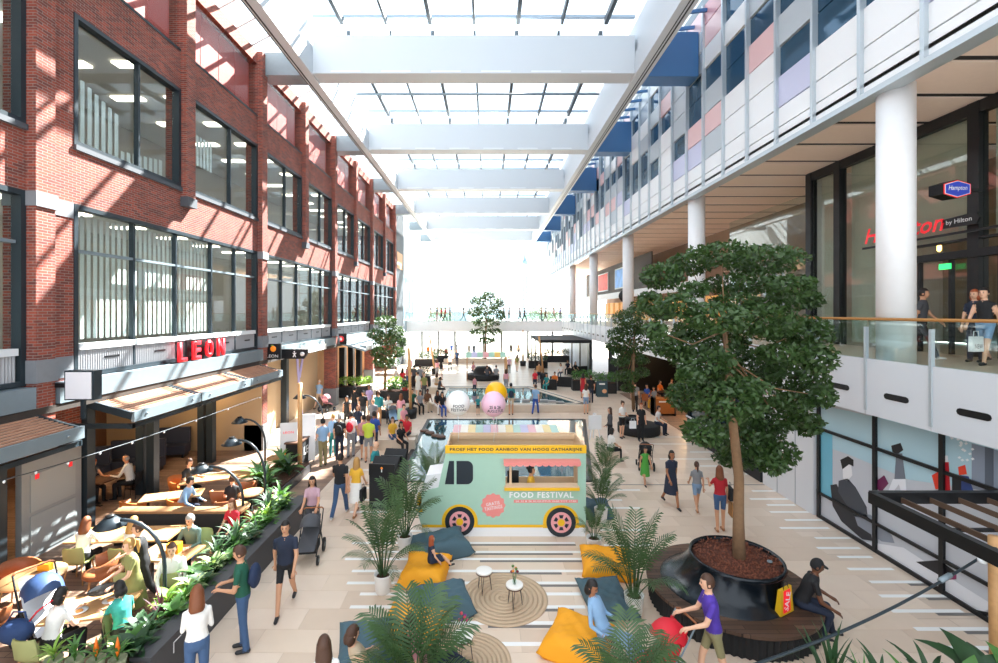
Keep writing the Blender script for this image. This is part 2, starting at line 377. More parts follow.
for y in CBY:
    boxo('cross_beam', (-7.7, y, ZB+.08), (6.45, y+.9, ZB+1.75), rbeam, RF)
    for q in range(6): boxo('beam_vent', (-6.9+q*2.2, y-.012, ZB+.14), (-5.6+q*2.2, y, ZB+.2), offw, RF)
    boxo('beam_end_box', (-10.0, y, ZB), (-8.25, y+.9, ZB+1.0), steel, RF)
    boxo('beam_end_box', (7.05, y, ZB-.05), (9.25, y+.9, ZB+1.9), blue, RF)
bars = [-7.7, -6.4, -4.47, -2.54, -.61, 1.32, 3.25, 5.18, 6.45]
for i, x in enumerate(bars[1:-1]):
    w = .16 if i % 2 == 0 else .1
    for k in range(len(CBY)):
        ya = CBY[k]+.9; yb = CBY[k+1] if k+1 < len(CBY) else 72
        boxo('glazing_bar', (x-w/2, ya, ZG-.28), (x+w/2, yb, ZG), dkbar, RF)
pys = []
for k in range(len(CBY)):
    ya = CBY[k]; yb = CBY[k+1] if k+1 < len(CBY) else 72
    pys += [ya + (yb-ya)*j/4 for j in range(4)]
pys.append(72)
for y in pys: boxo('purlin', (-7.7, y-.06, ZG), (6.45, y+.06, ZG+.12), mat('purlin_grey', 'A3B3C2', .5), RF)
for y in CBY[1:]: MB().tube([(-7.6, y-3.2, ZG-.35), (6.4, y-3.2, ZG-.35)], .06, 6).obj('tie_rod', steel, RF)
pm = {}
for i in range(len(bars)-1):
    for j in range(len(pys)-1):
        if pys[j+1] < 8: continue
        k = (round(bars[i+1]-bars[i], 2), round(pys[j+1]-pys[j], 2))
        if k not in pm: pm[k] = MB().box((0, 0, 0), (k[0], k[1], .02)).mesh('glass_pane', roofglz)
        put('glass_pane', pm[k], RF, (bars[i], pys[j], ZG+.13))
for x0_, x1_, z0_, z1_ in ((-10.2, -8.1, 17.35, 18.5), (6.9, 9.5, 18.6, 18.9)):
    MB().add([(x0_, -6, z0_), (x1_, -6, z1_), (x1_, 72, z1_), (x0_, 72, z0_)], [(0, 1, 2, 3)]).obj('side_glazing', roofglz, RF)
    for y in np.arange(0.5, 71, 1.19): MB().bar((x0_, y, z0_-.05), (x1_, y, z1_-.05), .09, .14).obj('side_bar', white if x0_ < 0 else blue, RF)

# ------------------------------------------------------------------ right building
XR, ZS = 9.3, 11.35
WR = thing('wall_right', None, None, k='structure')
mullm = mat('facade_mullion', 'BFC9CF', .35, .4)
pcols = {'w': mat('panel_white', 'E9ECEE', .3), 'g': mat('panel_grey', 'B9C3CA', .3), 'p': mat('panel_pink', 'E3BFC0', .3), 'l': mat('panel_lilac', 'C3C6E0', .3), 'd': mat('panel_slate', '7F8FA0', .3), 'b': mat('panel_window', '33566F', .06, .35), 'r': mat('panel_rose', 'C99299', .3)}
ROW = [('w', .55), ('w', .62), ('wwwlg', 1.0), ('wpwbbl', .95), ('bbpbwg', 1.0), ('bbbbgw', .95), ('gwpwgb', .9), ('bbwdbp', .95), ('pgwrbd', .9)]
YM = [14.77 + 1.67*(k-9) for k in range(0, 44)]
zz = [ZS]
for c, h in ROW: zz.append(zz[-1]+h)
pmesh = {}
R = random.Random(11); cnt = 0; rest = {c: MB() for c in pcols}
for k in range(len(YM)-1):
    for r, (c, h) in enumerate(ROW):
        ch = R.choice(c); key = (ch, r); far = cnt >= 300
        off = .06 if ch == 'b' else 0
        a, b = (XR+off, YM[k]+.05, zz[r]+.02), (XR+.12+off, YM[k+1]-.05, zz[r+1]-.02)
        if YM[k] > 6:
            if not far:
                if key not in pmesh: pmesh[key] = MB().box((off, .05, .02), (.12+off, 1.62, h-.02)).mesh('facade_panel', pcols[ch])
                put('facade_panel', pmesh[key], WR, (XR, YM[k], zz[r])); cnt += 1
            else: rest[ch].box(a, b)
        else: rest[ch].box(a, b)
for ch, b in rest.items():
    if b.v: b.obj('distant_facade_panel', pcols[ch], WR, k='stuff')
for y in YM: boxo('mullion', (XR-.1, y-.05, ZS-.05), (XR+.1, y+.05, zz[-1]), mullm, WR)
boxo('facade_backing', (XR+.2, YM[0], ZS), (XR+.4, YM[-1], zz[-1]), steel, WR)
boxo('facade_lip', (XR-.12, YM[0], ZS-.14), (XR+.3, YM[-1], ZS), mullm, WR)
boxo('parapet', (XR, YM[0], zz[-1]), (XR+.4, YM[-1], zz[-1]+.4), steel, WR)
boxo('building_mass', (XR+.4, -4, 12.2), (30, 70, 19.4), conc, WR); boxo('tower_block', (XR+.4, -4, 19.4), (30, 70, 36), white, WR)
CR = thing('ceiling_right', None, None, k='structure')
boxo('soffit_void', (XR, -4, ZS+.2), (18, 70, ZS+.3), gapm, CR)
sm_ = MB().box((XR+.05, -.72, 0), (18, .72, .1)).mesh('soffit_panel', soff)
for y in YM: boxo('soffit_shade_strip', (XR+.05, y-.07, ZS+.04), (18, y+.07, ZS+.1), gapm, CR)  # dark strips fill the panel gaps, shade of the void put into colour
for y in YM: put('soffit_panel', sm_, CR, (0, y+.83, ZS+.02))
# upper walkway
ZF = 4.86
FR = thing('floor_walkway', None, None, k='structure')
boxo('walkway_slab', (XR+.1, -4, ZF-.5), (18, 62, ZF-.06), mat('walkway_stone', 'D2BCA6', .35, var=.08), FR)
fasc = MB().box((-.02, .012, 3.5), (.12, 1.658, ZF)).mesh('fascia_panel', mat('fascia', 'D9DCE1', .4))
slotm = MB().prism([(.25*sgn+.07*cos(t), .07*sin(t)) for sgn, ts in ((1, (-pi/2, -pi/4, 0, pi/4, pi/2)), (-1, (pi/2, 3*pi/4, pi, 5*pi/4, 3*pi/2))) for t in ts], lambda u, v: V((-.03, u, v)), (.02, 0, 0)).mesh('oval_slot', black)
postm = MB().box((-.05, -.03, 3.6), (.03, .03, ZF+.78)).mesh('rail_post', mullm)
rgm = MB().box((.03, .04, ZF), (.045, 1.63, ZF+.93)).mesh('rail_glass_panel', rail_glz)
for k in range(len(YM)-1):
    if YM[k+1] > 60: continue
    y = YM[k] - .13
    p = put('fascia_panel', fasc, FR, (XR, y, 0)); put('oval_slot', slotm, FR, (XR, y+.83, 4.04))
    put('rail_post', postm, FR, (XR, y, 0)); put('rail_glass_panel', rgm, FR, (XR, y, 0))
MB().tube([(XR+.05, -3, ZF+.97), (XR+.05, 59.5, ZF+.97)], .035, 8).obj('handrail', gold, FR)
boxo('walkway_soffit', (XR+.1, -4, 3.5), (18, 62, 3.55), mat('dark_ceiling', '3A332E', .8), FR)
for y in [11.0, 21.5, 32, 42.5, 53]:
    MB().lathe([(.37, 0), (.37, 6.6)], 28).obj('round_column', white, FR, (XR+.45, y, ZF-.06))
# upper shopfront
UF = thing('wall_upper_shop', None, None, k='structure')
XU = 12.5
for y in (5.0, 8.4, 11.75, 14.4, 16.35, 17.8): boxo('steel_mullion', (XU-.12, y-.14, ZF), (XU+.14, y+.14, ZS), black, UF)
for a, b in ((5.0, 8.4), (8.4, 11.75), (11.75, 14.4), (14.4, 16.35), (16.35, 17.8)):
    boxo('shop_pane', (XU, a+.14, ZF), (XU+.02, b-.14, ZS), dglz, UF)
boxo('door_header', (XU-.15, 8.4, ZF+2.55), (XU+.1, 14.4, ZF+2.75), black, UF)
boxo('door_header', (XU-.1, 8.4, ZF+3.0), (XU+.1, 14.4, ZF+3.06), black, UF)
for y in (9.4, 10.3, 11.2, 12.4, 13.3): boxo('door_stile', (XU-.05, y-.04, ZF), (XU+.05, y+.04, ZF+2.55), black, UF)
boxo('top_rail', (XU-.1, 5, ZS-.3), (XU+.1, 17.8, ZS), black, UF)
boxo('lobby_back', (17.5, 5, ZF), (17.6, 18, ZS), mat('lobby_wall', '8E8577', .8, var=.2, scale=1), UF)
for a, b in ((5.0, 8.4), (8.4, 11.75), (11.75, 14.4), (14.4, 16.35), (16.35, 17.8)): boxo('roller_blind', (XU+.3, a+.16, ZF+3.1 if a > 8 and b < 15 else ZF+.1), (XU+.34, b-.16, ZS-.1), mat('roller_blind', 'C6BFAE', .8, var=.05), UF)
boxo('lobby_end', (XU, 17.7, ZF), (17.5, 17.8, ZS), plaster, UF)
boxo('lobby_counter', (16, 8.5, ZF-.06), (16.6, 15, ZF+1.1), dkwood, UF)
for y in np.arange(8, 17, 1.1): MB().lathe([(.02, 0), (.06, .05), (.06, .2), (.02, .25)], 10).obj('pendant_lamp', warm, UF, (15.4, y, ZF+3.2))  # added glowing pendants, no such lamps seen in the lobby
boxo('glass_return', (12.6, 17.9, ZF), (12.62, 24, ZF+5.8), dglz, UF)
boxo('far_shop_back', (15.5, 18, ZF), (15.6, 60, ZS), mat('shop_wall_warm', '9C8470', .8, var=.2, scale=.6), UF)
boxo('dark_signboard', (12.8, 36, ZF+3.1), (12.9, 60, ZF+5.9), mat('dark_brown_board', '4A4340', .7), UF)
boxo('shop_bulkhead', (12.75, 24, ZF+2.5), (12.9, 60, ZF+3.1), offw, UF)
for y in np.arange(25, 58, 2.2): boxo('shelf_glow', (14.6, y, ZF+.4), (14.8, y+1.5, ZF+2.2), mat('shop_shelf', 'D79A55', .6, var=.6, scale=3, emit=.6), UF)
# ground floor right
RG = thing('wall_ground_right', None, None, k='structure')
boxo('hoarding', (9.62, 13.6, 0), (9.75, 16.1, 3.5), mat('hoarding_white', 'D5D8DC', .5), RG)
for y in (14.4, 15.3): boxo('hoarding_joint', (9.61, y-.006, 0), (9.62, y+.006, 3.5), steel, RG)
boxo('hoarding_joint', (9.61, 13.6, 2.45), (9.62, 16.1, 2.46), steel, RG)
boxo('hoarding_lock', (9.6, 15.2, 1.0), (9.62, 15.25, 1.06), black, RG)
boxo('dark_glass_front', (9.72, 16.2, .35), (9.78, 22.3, 3.5), mat('dark_shop_glass', '1E2C36', .08, .2), RG)
boxo('shop_plinth', (9.6, 16.2, 0), (9.8, 22.3, .35), blk2, RG)
for y in (16.3, 18.2, 20.2, 22.2): boxo('shop_mullion', (9.62, y-.06, 0), (9.8, y+.06, 3.5), black, RG)
boxo('white_rail', (9.58, 16.2, .95), (9.62, 22.3, 1.02), offw, RG)
boxo('cafe_back', (16, 22.3, 0), (16.2, 35, 3.5), mat('cafe_wall', '4A3426', .7, var=.3, scale=2), RG)
boxo('cafe_side', (9.7, 22.3, 0), (16, 22.45, 3.5), dkwood, RG)
boxo('dark_entry', (9.9, 35, 0), (16, 35.3, 3.5), black, RG); boxo('dark_entry', (11.5, 35.3, 0), (11.6, 44, 3.5), blk2, RG)
boxo('dark_floor', (9.7, 35, 0), (11.5, 44, .01), mat('dark_floor', '3B3A3B', .5), RG)
boxo('entry_frame', (9.55, 43.6, 0), (9.9, 44.3, 3.5), steel, RG)
boxo('far_mural', (9.7, 44.3, 0), (9.8, 60, 3.5), mat('far_mural_print', 'C8D2E0', .5, var=.3, scale=.8), RG)
boxo('light_sign', (9.4, 33.2, 2.6), (9.5, 34.8, 3.0), mat('sign_white_lit', 'F2F4F6', .5, emit=1.0), RG)

# ------------------------------------------------------------------ far end: bridge, glass end wall
WE = thing('wall_end', None, None, k='structure')
for x in np.linspace(-10.3, 9.3, 9): boxo('end_mullion', (x-.05, 72, 0), (x+.05, 72.2, 17.2), mat('end_frame_grey', 'A9B4BE', .5), WE)
for z in (2.8, 4.9, 6.9, 8.9, 10.9, 12.9, 14.9, 16.6): boxo('end_transom', (-10.3, 72, z-.04), (9.3, 72.12, z+.04), mat('end_frame_grey', 'A9B4BE', .5), WE)
xs = np.linspace(-10.3, 9.3, 9); zs = [0, 2.8, 4.9, 6.9, 8.9, 10.9, 12.9, 14.9, 16.6]
for i in range(8):
    for j in range(8): boxo('end_pane', (xs[i]+.05, 72.1, zs[j]+.04), (xs[i+1]-.05, 72.12, zs[j+1]-.04), glz, WE)
boxo('end_header', (-10.3, 71.8, 16.6), (9.3, 72.3, 19), white, WE)
boxo('end_pier', (-10.6, 49.2, 0), (-9.9, 54, 17.2), mat('end_pier_dark', '39424A', .6), WE)
boxo('end_side_wall', (-10.6, 54, 0), (-10.3, 72, 17.2), mat('end_pale_wall', 'C3CBD1', .5), WE)
for y in np.arange(55, 70, 2.5): boxo('end_side_window', (-10.28, y, 3), (-10.25, y+2.2, 10.5), mat('side_window', '9FB9C9', .1, .2), WE)
boxo('end_peach_panel', (-10.0, 50, 10.8), (-9.85, 53, 12.6), mat('peach_panel', 'D9AA84', .7), WE)
BR = thing('floor_bridge', None, None, k='structure')
boxo('bridge_fascia', (-10.3, 58, 3.5), (9.4, 58.2, ZF), white, BR); boxo('bridge_deck', (-10.3, 58.2, ZF-.5), (9.4, 62, ZF-.05), conc, BR)
for x in np.arange(-10.2, 9.3, 1.63): boxo('rail_glass_panel', (x, 58.05, ZF), (x+1.58, 58.07, ZF+1.0), rail_glz, BR)
MB().tube([(-10.3, 58.06, ZF+1.02), (9.3, 58.06, ZF+1.02)], .04, 6).obj('handrail', gold, BR)
for x in (-8.6, -6.5, -4.3, -.6, 1.8, 5.2, 8.4): MB().tube([(x, 60, 0), (x, 60, 4.4)], .14, 8).obj('bridge_column', mat('bridge_column_metal', '6E747A', .5, .3), BR)
boxo('ground', (-120, 75, -.4), (120, 420, -.02), mat('street_paving', 'D6D4D0', .8, var=.05), k='structure')
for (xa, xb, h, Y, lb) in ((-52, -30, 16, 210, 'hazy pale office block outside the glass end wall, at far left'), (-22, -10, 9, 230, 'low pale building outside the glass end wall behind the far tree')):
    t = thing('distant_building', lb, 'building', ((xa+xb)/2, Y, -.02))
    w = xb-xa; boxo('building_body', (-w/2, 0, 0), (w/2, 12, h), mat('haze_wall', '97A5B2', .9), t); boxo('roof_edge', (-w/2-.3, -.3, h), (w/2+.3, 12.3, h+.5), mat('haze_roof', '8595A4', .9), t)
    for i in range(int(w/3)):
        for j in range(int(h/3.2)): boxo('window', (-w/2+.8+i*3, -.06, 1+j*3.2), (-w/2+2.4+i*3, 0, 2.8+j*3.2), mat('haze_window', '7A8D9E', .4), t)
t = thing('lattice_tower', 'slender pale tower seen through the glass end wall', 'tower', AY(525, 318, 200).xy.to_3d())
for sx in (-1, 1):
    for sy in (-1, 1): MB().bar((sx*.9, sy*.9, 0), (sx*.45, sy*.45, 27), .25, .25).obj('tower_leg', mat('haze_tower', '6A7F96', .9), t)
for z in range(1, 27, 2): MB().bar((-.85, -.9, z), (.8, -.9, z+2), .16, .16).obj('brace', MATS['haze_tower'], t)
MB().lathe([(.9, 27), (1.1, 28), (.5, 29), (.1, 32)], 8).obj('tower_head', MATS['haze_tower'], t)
# ------------------------------------------------------------------ people
SK = [mat('skin_%d' % i, c, .55, var=.05) for i, c in enumerate(('E2B192', 'CF9A78', 'A9714F', '6E4630'))]
HC = {k: mat('hair_' + k, c, .6, var=.15, scale=40) for k, c in (('black', '1B1614'), ('brown', '4A2F20'), ('auburn', '7A4526'), ('blonde', 'B88A4E'), ('grey', 'A7A39E'), ('red', '9C4A25'))}
CC = {k: mat('cloth_' + k, c, .8, var=.08, scale=18) for k, c in dict(white='EDEBE6', black='1C1D20', navy='232C40', blue='2E55A8', denim='3E5A80', ltdenim='7F9CBC', skyblue='8FB4D8', teal='2B8A8E', green='1F5A46', lime='C6D84A', grass='4FA040', olive='8A8A52', khaki='8B8560', beige='C9B59A', grey='8A8C90', dkgrey='4A4B50', red='B3202C', crimson='D22638', pink='E3A3AE', rose='C98A94', mauve='C9A3B0', purple='4F35A0', lilac='B3A0D0', yellow='EBB63A', orange='E0762C', brown='6A4630', tan='B88A5E', mint='A5D0BC', flower='58B3A0', cream='E8DCC2').items()}
shoe_d = mat('shoe_dark', '222226', .5); shoe_w = mat('shoe_white', 'E6E4E0', .5); shoe_t = mat('shoe_tan', '9C6A44', .5)
eye_m = mat('eye_dark', '241A16', .3); lip_m = mat('lip', 'A85A50', .5)

POSES = {   # lean, (thigh, knee) x2, (arm pitch, abduct, elbow, inward) x2, head pitch, pelvis height (None: standing)
 'stand': (2, (1, 2), (-2, 3), (4, 9, 12, .05), (2, 9, 14, .05), 5, None),
 'stand2': (0, (4, 6), (-4, 2), (0, 12, 22, .1), (12, 9, 40, .2), 0, None),
 'walk': (4, (24, 8), (-16, 22), (-20, 8, 14, .05), (22, 8, 24, .1), 5, None),
 'walk2': (4, (-15, 26), (22, 6), (20, 8, 24, .1), (-20, 8, 12, .05), 3, None),
 'phone': (4, (3, 4), (-3, 4), (6, 8, 86, .5), (10, 8, 80, .5), 22, None),
 'push': (8, (18, 10), (-14, 20), (22, 6, 50, .05), (22, 6, 50, .05), 8, None),
 'carry': (2, (3, 3), (-3, 4), (3, 10, 8, 0), (36, 10, 70, .3), 5, None),
 'lean': (42, (10, 6), (-6, 6), (62, 6, 22, .05), (62, 6, 22, .05), 10, None),
 'sit': (8, (84, 82), (86, 88), (14, 12, 52, .3), (16, 12, 56, .3), 10, .56),
 'sit_eat': (14, (84, 88), (82, 84), (22, 14, 66, .35), (26, 14, 72, .35), 18, .56),
 'sit_fwd': (24, (80, 96), (84, 74), (14, 14, 44, .3), (18, 14, 48, .3), 24, .56),
 'lounge': (-24, (102, 62), (94, 42), (14, 18, 58, .2), (20, 18, 64, .25), 20, .34),
 'child_sit': (2, (100, 60), (94, 46), (10, 14, 26, .1), (14, 14, 30, .1), 0, .36),
}
def _seg(a, b, ra, rb, out, la, n=10, step=.03, flat=1.0):
    """closed tapering tube as (verts, faces, labels); la(t) gives the surface label"""
    a, b = V(a), V(b); L = (b-a).length; k = max(2, int(L/step)+1)
    mb = MB(); mb.tube([a.lerp(b, i/(k-1)) for i in range(k)], [ra+(rb-ra)*i/(k-1) for i in range(k)], n)
    out.append((mb, [la(i/(k-1)) for i in range(k) for _ in range(n)]))
    for c, r, t in ((a, ra, 0), (b, rb, 1)):
        e = MB().ell(c, r*.99, 8, 6); out.append((e, [la(t)] * len(e.v)))
def _loft(rings, out, n=14):
    """rings: (centre, rx, ry, label, lean)"""
    vs, fs, lb = [], [], []
    for c, rx, ry, l, ln in rings:
        c = V(c)
        for j in range(n):
            t = 2*pi*j/n; vs.append(c + V((rx*cos(t), ry*sin(t)*cos(ln), ry*sin(t)*sin(ln)))); lb.append(l)
    for i in range(len(rings)-1):
        for j in range(n): a = i*n+j; b = i*n+(j+1) % n; fs.append((a, b, b+n, a+n))
    fs.append(tuple(range(n-1, -1, -1))); fs.append(tuple(range((len(rings)-1)*n, len(rings)*n)))
    out.append((MB().add(vs, fs), lb))
BODY = {}
def body(pose, sex, bottom, sleeve, fine):
    key = (pose, sex, bottom, sleeve, fine)
    if key in BODY: return BODY[key]
    lean, lA, lB, aA, aB, hp, ph = POSES[pose]; lean = radians(lean)
    f = sex == 'f'; out = []; seated = ph is not None
    P0 = V((0, 0, ph if seated else .93)); t = V((0, -sin(lean), cos(lean)))
    hipw = .175 if f else .165; wst_ = .135 if f else .15; ch = .155 if f else .175; shw = .155 if f else .178
    trs = bottom == 'T'
    for sx, (th, kn) in ((-1, lA), (1, lB)):
        a, k = radians(th), radians(th-kn)
        hip = P0 + V((sx*.088, 0, -.03)); spread = .06 if seated else .012
        knee = hip + V((sx*spread, -sin(a), -cos(a))).normalized()*.43; ank = knee + V((sx*.005, -sin(k), -cos(k)))*.43
        cut = {'T': 2, 'S': .72, 'K': .98, 'D': .98}[bottom]; kl = 1 if bottom == 'D' else 2
        _seg(hip, knee, .088 if trs else .083, .066 if trs else .056, out, lambda u: kl if u <= cut else 0)
        _seg(knee, ank, .066 if trs else .055, .056 if trs else .038, out, lambda u: 2 if trs else 0)
        _seg(ank + V((0, .03, -.035)), ank + V((0, -.15, -.045)), .042, .035, out, lambda u: 3)
    hl = 1 if bottom == 'D' else 2
    if bottom in 'KD':
        if seated:
            for sx in (-1, 1): _seg(P0 + V((sx*.07, 0, -.01)), P0 + V((sx*.11, -.4, -.03)), .105, .09, out, lambda u: hl)
        else:
            mt = max(abs(lA[0]), abs(lB[0])); hy = max(.19, .43*sin(radians(mt))+.1)
            dz = .44 if bottom == 'K' else .46
            _loft([(P0 + V((0, 0, .08)), .14, .11, hl, 0), (P0 + V((0, 0, -.04)), .18, .135, hl, 0)] + [(P0 + V((0, 0, -.04-dz*i/8)), .18+.035*i/8, .135+(hy-.135)*i/8, hl, 0) for i in range(1, 9)], out)
    tp = lambda z: P0 + t*z
    rings = [(tp(-.1), hipw*.8, .1, hl, lean), (tp(-.03), hipw, .12, hl, lean), (tp(.04), hipw, .122, 1 if not f else hl, lean), (tp(.1), wst_+.02, .112, 1, lean), (tp(.18), wst_+.004, .105, 1, lean), (tp(.26), ch*.95, .112, 1, lean),
             (tp(.34), ch, .125 if f else .12, 1, lean), (tp(.42), ch+.008, .115, 1, lean), (tp(.49), ch-.01, .095, 1, lean), (tp(.53), .12, .08, 1, lean), (tp(.555), .07, .065, 1, lean), (tp(.57), .055, .058, 0, lean)]
    _loft(rings, out)
    neck = tp(.56); hd = neck + V((0, -sin(lean*.5)*.06-.015, .16)); hpv = radians(hp)
    _seg(neck - t*.03, hd - V((0, -.02, .05)), .056, .052, out, lambda u: 0)
    HM = Matrix.Rotation(hpv, 3, 'X')
    e = MB().ell(hd, (.078, .098, .122), 14, 12, M=HM); e.ell(hd + HM @ V((0, -.03, -.06)), (.056, .065, .06), 12, 8, M=HM)
    e.ell(hd + HM @ V((0, -.1, -.012)), (.014, .02, .026), 8, 6, M=HM)
    for sx in (-1, 1): e.ell(hd + HM @ V((sx*.08, .01, -.01)), (.012, .022, .034), 8, 6, M=HM)
    out.append((e, [0]*len(e.v)))
    hands = []
    for sx, (p, q, el, inn) in ((-1, aA), (1, aB)):
        p_, q_, e_ = radians(p), radians(q), radians(p+el)
        sh = tp(.462) + V((sx*shw, 0, 0)); d = V((sx*sin(q_), -sin(p_)*cos(q_), -cos(p_)*cos(q_)))
        elb = sh + d*.29; d2 = V((sx*sin(q_)*.4 - sx*inn, -sin(e_), -cos(e_))).normalized(); wr = elb + d2*.25
        sl = {'none': -1, 'short': .62, 'long': 2}[sleeve]
        _seg(sh, elb, .054 if not f else .046, .042 if not f else .037, out, lambda u: 1 if u <= sl else (1 if u < .05 else 0))
        _seg(elb, wr, .041 if not f else .036, .027, out, lambda u: 1 if sl > 1 else 0)
        _seg(wr, wr + d2*.085, .03, .034, out, lambda u: 0, 8)
        hands.append((wr, d2, sx))
    mb = MB(); lab = []
    for b, l in out: mb.add(b.v, b.f); lab += l
    me = mb.mesh('body_cage', []); ob = bpy.data.objects.new('body_cage', me); COL.objects.link(ob)
    m = ob.modifiers.new('r', 'REMESH'); m.mode = 'VOXEL'; m.voxel_size = .014 if fine else .026
    m2 = ob.modifiers.new('s', 'SMOOTH'); m2.iterations = 3 if fine else 1; m2.factor = .5
    res = bpy.data.meshes.new_from_object(ob.evaluated_get(bpy.context.evaluated_depsgraph_get()))
    bpy.data.objects.remove(ob); bpy.data.meshes.remove(me)
    kd = kdtree.KDTree(len(mb.v))
    for i, v in enumerate(mb.v): kd.insert(v, i)
    kd.balance()
    mi = [lab[kd.find(p.center)[1]] for p in res.polygons]
    base = MB(); base.v = [tuple(v.co) for v in res.vertices]; base.f = [tuple(p.vertices) for p in res.polygons]; base.m = mi; base.sm = [True]*len(mi)
    bpy.data.meshes.remove(res)
    if fine:
        for wr, d2, sx in hands:
            side = d2.cross(V((0, 0, 1)) if abs(d2.z) < .9 else V((0, -1, 0))).normalized(); nrm = side.cross(d2).normalized()
            pal = wr + d2*.095
            for q, (o, ln) in enumerate(((-.027, .062), (-.009, .074), (.009, .07), (.026, .055))):
                a0 = pal + side*o; a1 = a0 + d2*ln*.55 - nrm*.008; a2 = a1 + d2*ln*.4 - nrm*.028
                base.tube([a0 - d2*.02, a0, a1, a2], [.0095, .0095, .0085, .007], 6)
            a0 = wr + d2*.035 - side*sx*.028; base.tube([a0, a0 - side*sx*.026 + d2*.03, a0 - side*sx*.03 + d2*.062 - nrm*.015], [.011, .0105, .008], 6)
    for sx in (-1, 1): base.ell(hd + HM @ V((sx*.03, -.09, .012)), (.013, .009, .008), 8, 6, 4, M=HM); base.ell(hd + HM @ V((sx*.031, -.093, .034)), (.018, .007, .0045), 8, 4, 4, M=HM)
    base.ell(hd + HM @ V((0, -.089, -.055)), (.023, .008, .007), 8, 4, 5, M=HM)
    if not seated:
        mz = min(v[2] for v in base.v); base.v = [(x, y, z-mz) for x, y, z in base.v]; hd = hd - V((0, 0, mz))
    r = (base.mesh('person', [SK[0], CC['white'], CC['denim'], shoe_d, eye_m, lip_m]), hd, hpv)
    BODY[key] = r; return r
HAIR = {}
def hairmesh(style):
    if style in HAIR: return HAIR[style]
    mb = MB(); front = lambda c: not (c.y < -.03 and c.z < .06) and c.z > -.075
    if style == 'bald': mb.ell((0, .018, .0), (.0805, .09, .115), 14, 12, keep=lambda c: c.z < .035 and c.z > -.06 and c.y > .0)
    else: mb.ell((0, .012, .014), (.088, .106, .126), 16, 14, keep=front); mb.ell((0, .014, .012), (.083, .1, .12), 16, 14, keep=front)
    if style == 'long':
        vs, fs = [], []; n = 9; prof = [(.05, .092, .1), (-.02, .1, .11), (-.1, .106, .112), (-.16, .112, .118), (-.22, .108, .118), (-.26, .085, .1)]
        for z, rx, ry in prof:
            for j in range(n): a = pi*(.0-.12) + pi*1.24*j/(n-1); vs.append((rx*cos(a), ry*sin(a)*.95+.012, z))
        for i in range(len(prof)-1):
            for j in range(n-1): a = i*n+j; fs.append((a, a+1, a+n+1, a+n))
        k = len(vs); vs += [(x*.86, y*.86, z) for x, y, z in vs]; fs += [tuple(q+k for q in f) for f in fs]
        mb.add(vs, fs, 0, True)
    if style == 'bun': mb.ell((0, .11, .06), (.045, .045, .045), 10, 8)
    if style == 'pony': mb.tube([(0, .1, .05), (0, .15, .01), (0, .145, -.12), (0, .13, -.24)], [.025, .035, .03, .008], 8)
    if style == 'bob':
        for sx in (-1, 1): mb.ell((sx*.062, .03, -.07), (.038, .07, .085), 10, 8)
        mb.ell((0, .075, -.06), (.075, .045, .09), 10, 8)
    if style == 'cap': mb.prism([(.075*cos(a), -.075 - .085*max(0, sin(a))) for a in [pi*i/8 for i in range(9)]], lambda u, v: V((u, v, .045)), (0, 0, .012))
    me = mb.mesh('hair', HC['brown']); HAIR[style] = me; return me
NP = [0]
def person(loc, face, label, top='white', bot='denim', pose='stand', sex='m', bt='T', sl='short', hair='short', hcol='brown', skin=0, h=1.76, shoe='d', fine=False, g=None, z=None, cat='person', topmat=None):
    """face: 0 looks towards the camera, 180 away, 90 to the right, -90 to the left"""
    me, hd, hp = body(pose, sex, bt, sl, fine)
    loc = V(loc)
    if z is not None: loc.z = z
    o = put('person', me, None, loc, radians(face), h/1.75, L=label, C=cat, g=g,
            mats=[SK[skin], topmat or CC[top], CC[bot], {'d': shoe_d, 'w': shoe_w, 't': shoe_t}[shoe], eye_m, lip_m])
    if hair: put('cap' if hair == 'cap' else 'hair', hairmesh(hair), o, hd, (hp, 0, 0), mats=[CC['black'] if hair == 'cap' else HC[hcol]])
    NP[0] += 1
    return o
# ------------------------------------------------------------------ generic makers
def fit_text(txt, w, h, m, ext=.01, bold=0., sp=1.0, shear=0.):
    me = text_mesh(txt, 1.0, m, .0, bold, sp, 'CENTER', shear)
    a = np.empty(len(me.vertices)*3); me.vertices.foreach_get('co', a); a = a.reshape(-1, 3)
    lo, hi = a.min(0), a.max(0); c = (lo+hi)/2
    a = (a-c) * np.array([w/max(hi[0]-lo[0], 1e-3), (h/max(hi[1]-lo[1], 1e-3)), 1.0]); 
    me.vertices.foreach_set('co', a.ravel()); me.update(); return me
LEAFM = {k: mat('leaf_' + k, c, .45, var=.3, scale=5, trans=.2) for k, c in (('palm', '46623C'), ('dark', '2C4A2C'), ('mid', '4E7A3A'), ('lime', '86A84A'), ('pale', '9DB07C'), ('burg', '4A2230'), ('tree', '3B5529'), ('tree2', '56723A'))}
soil = mat('soil', '4A2F22', .95, var=.4, scale=40, bump=.8); bark = mat('bark', '8A6B4E', .9, var=.25, scale=12, bump=.6)
potw = mat('pot_white', 'E8E6E2', .45)
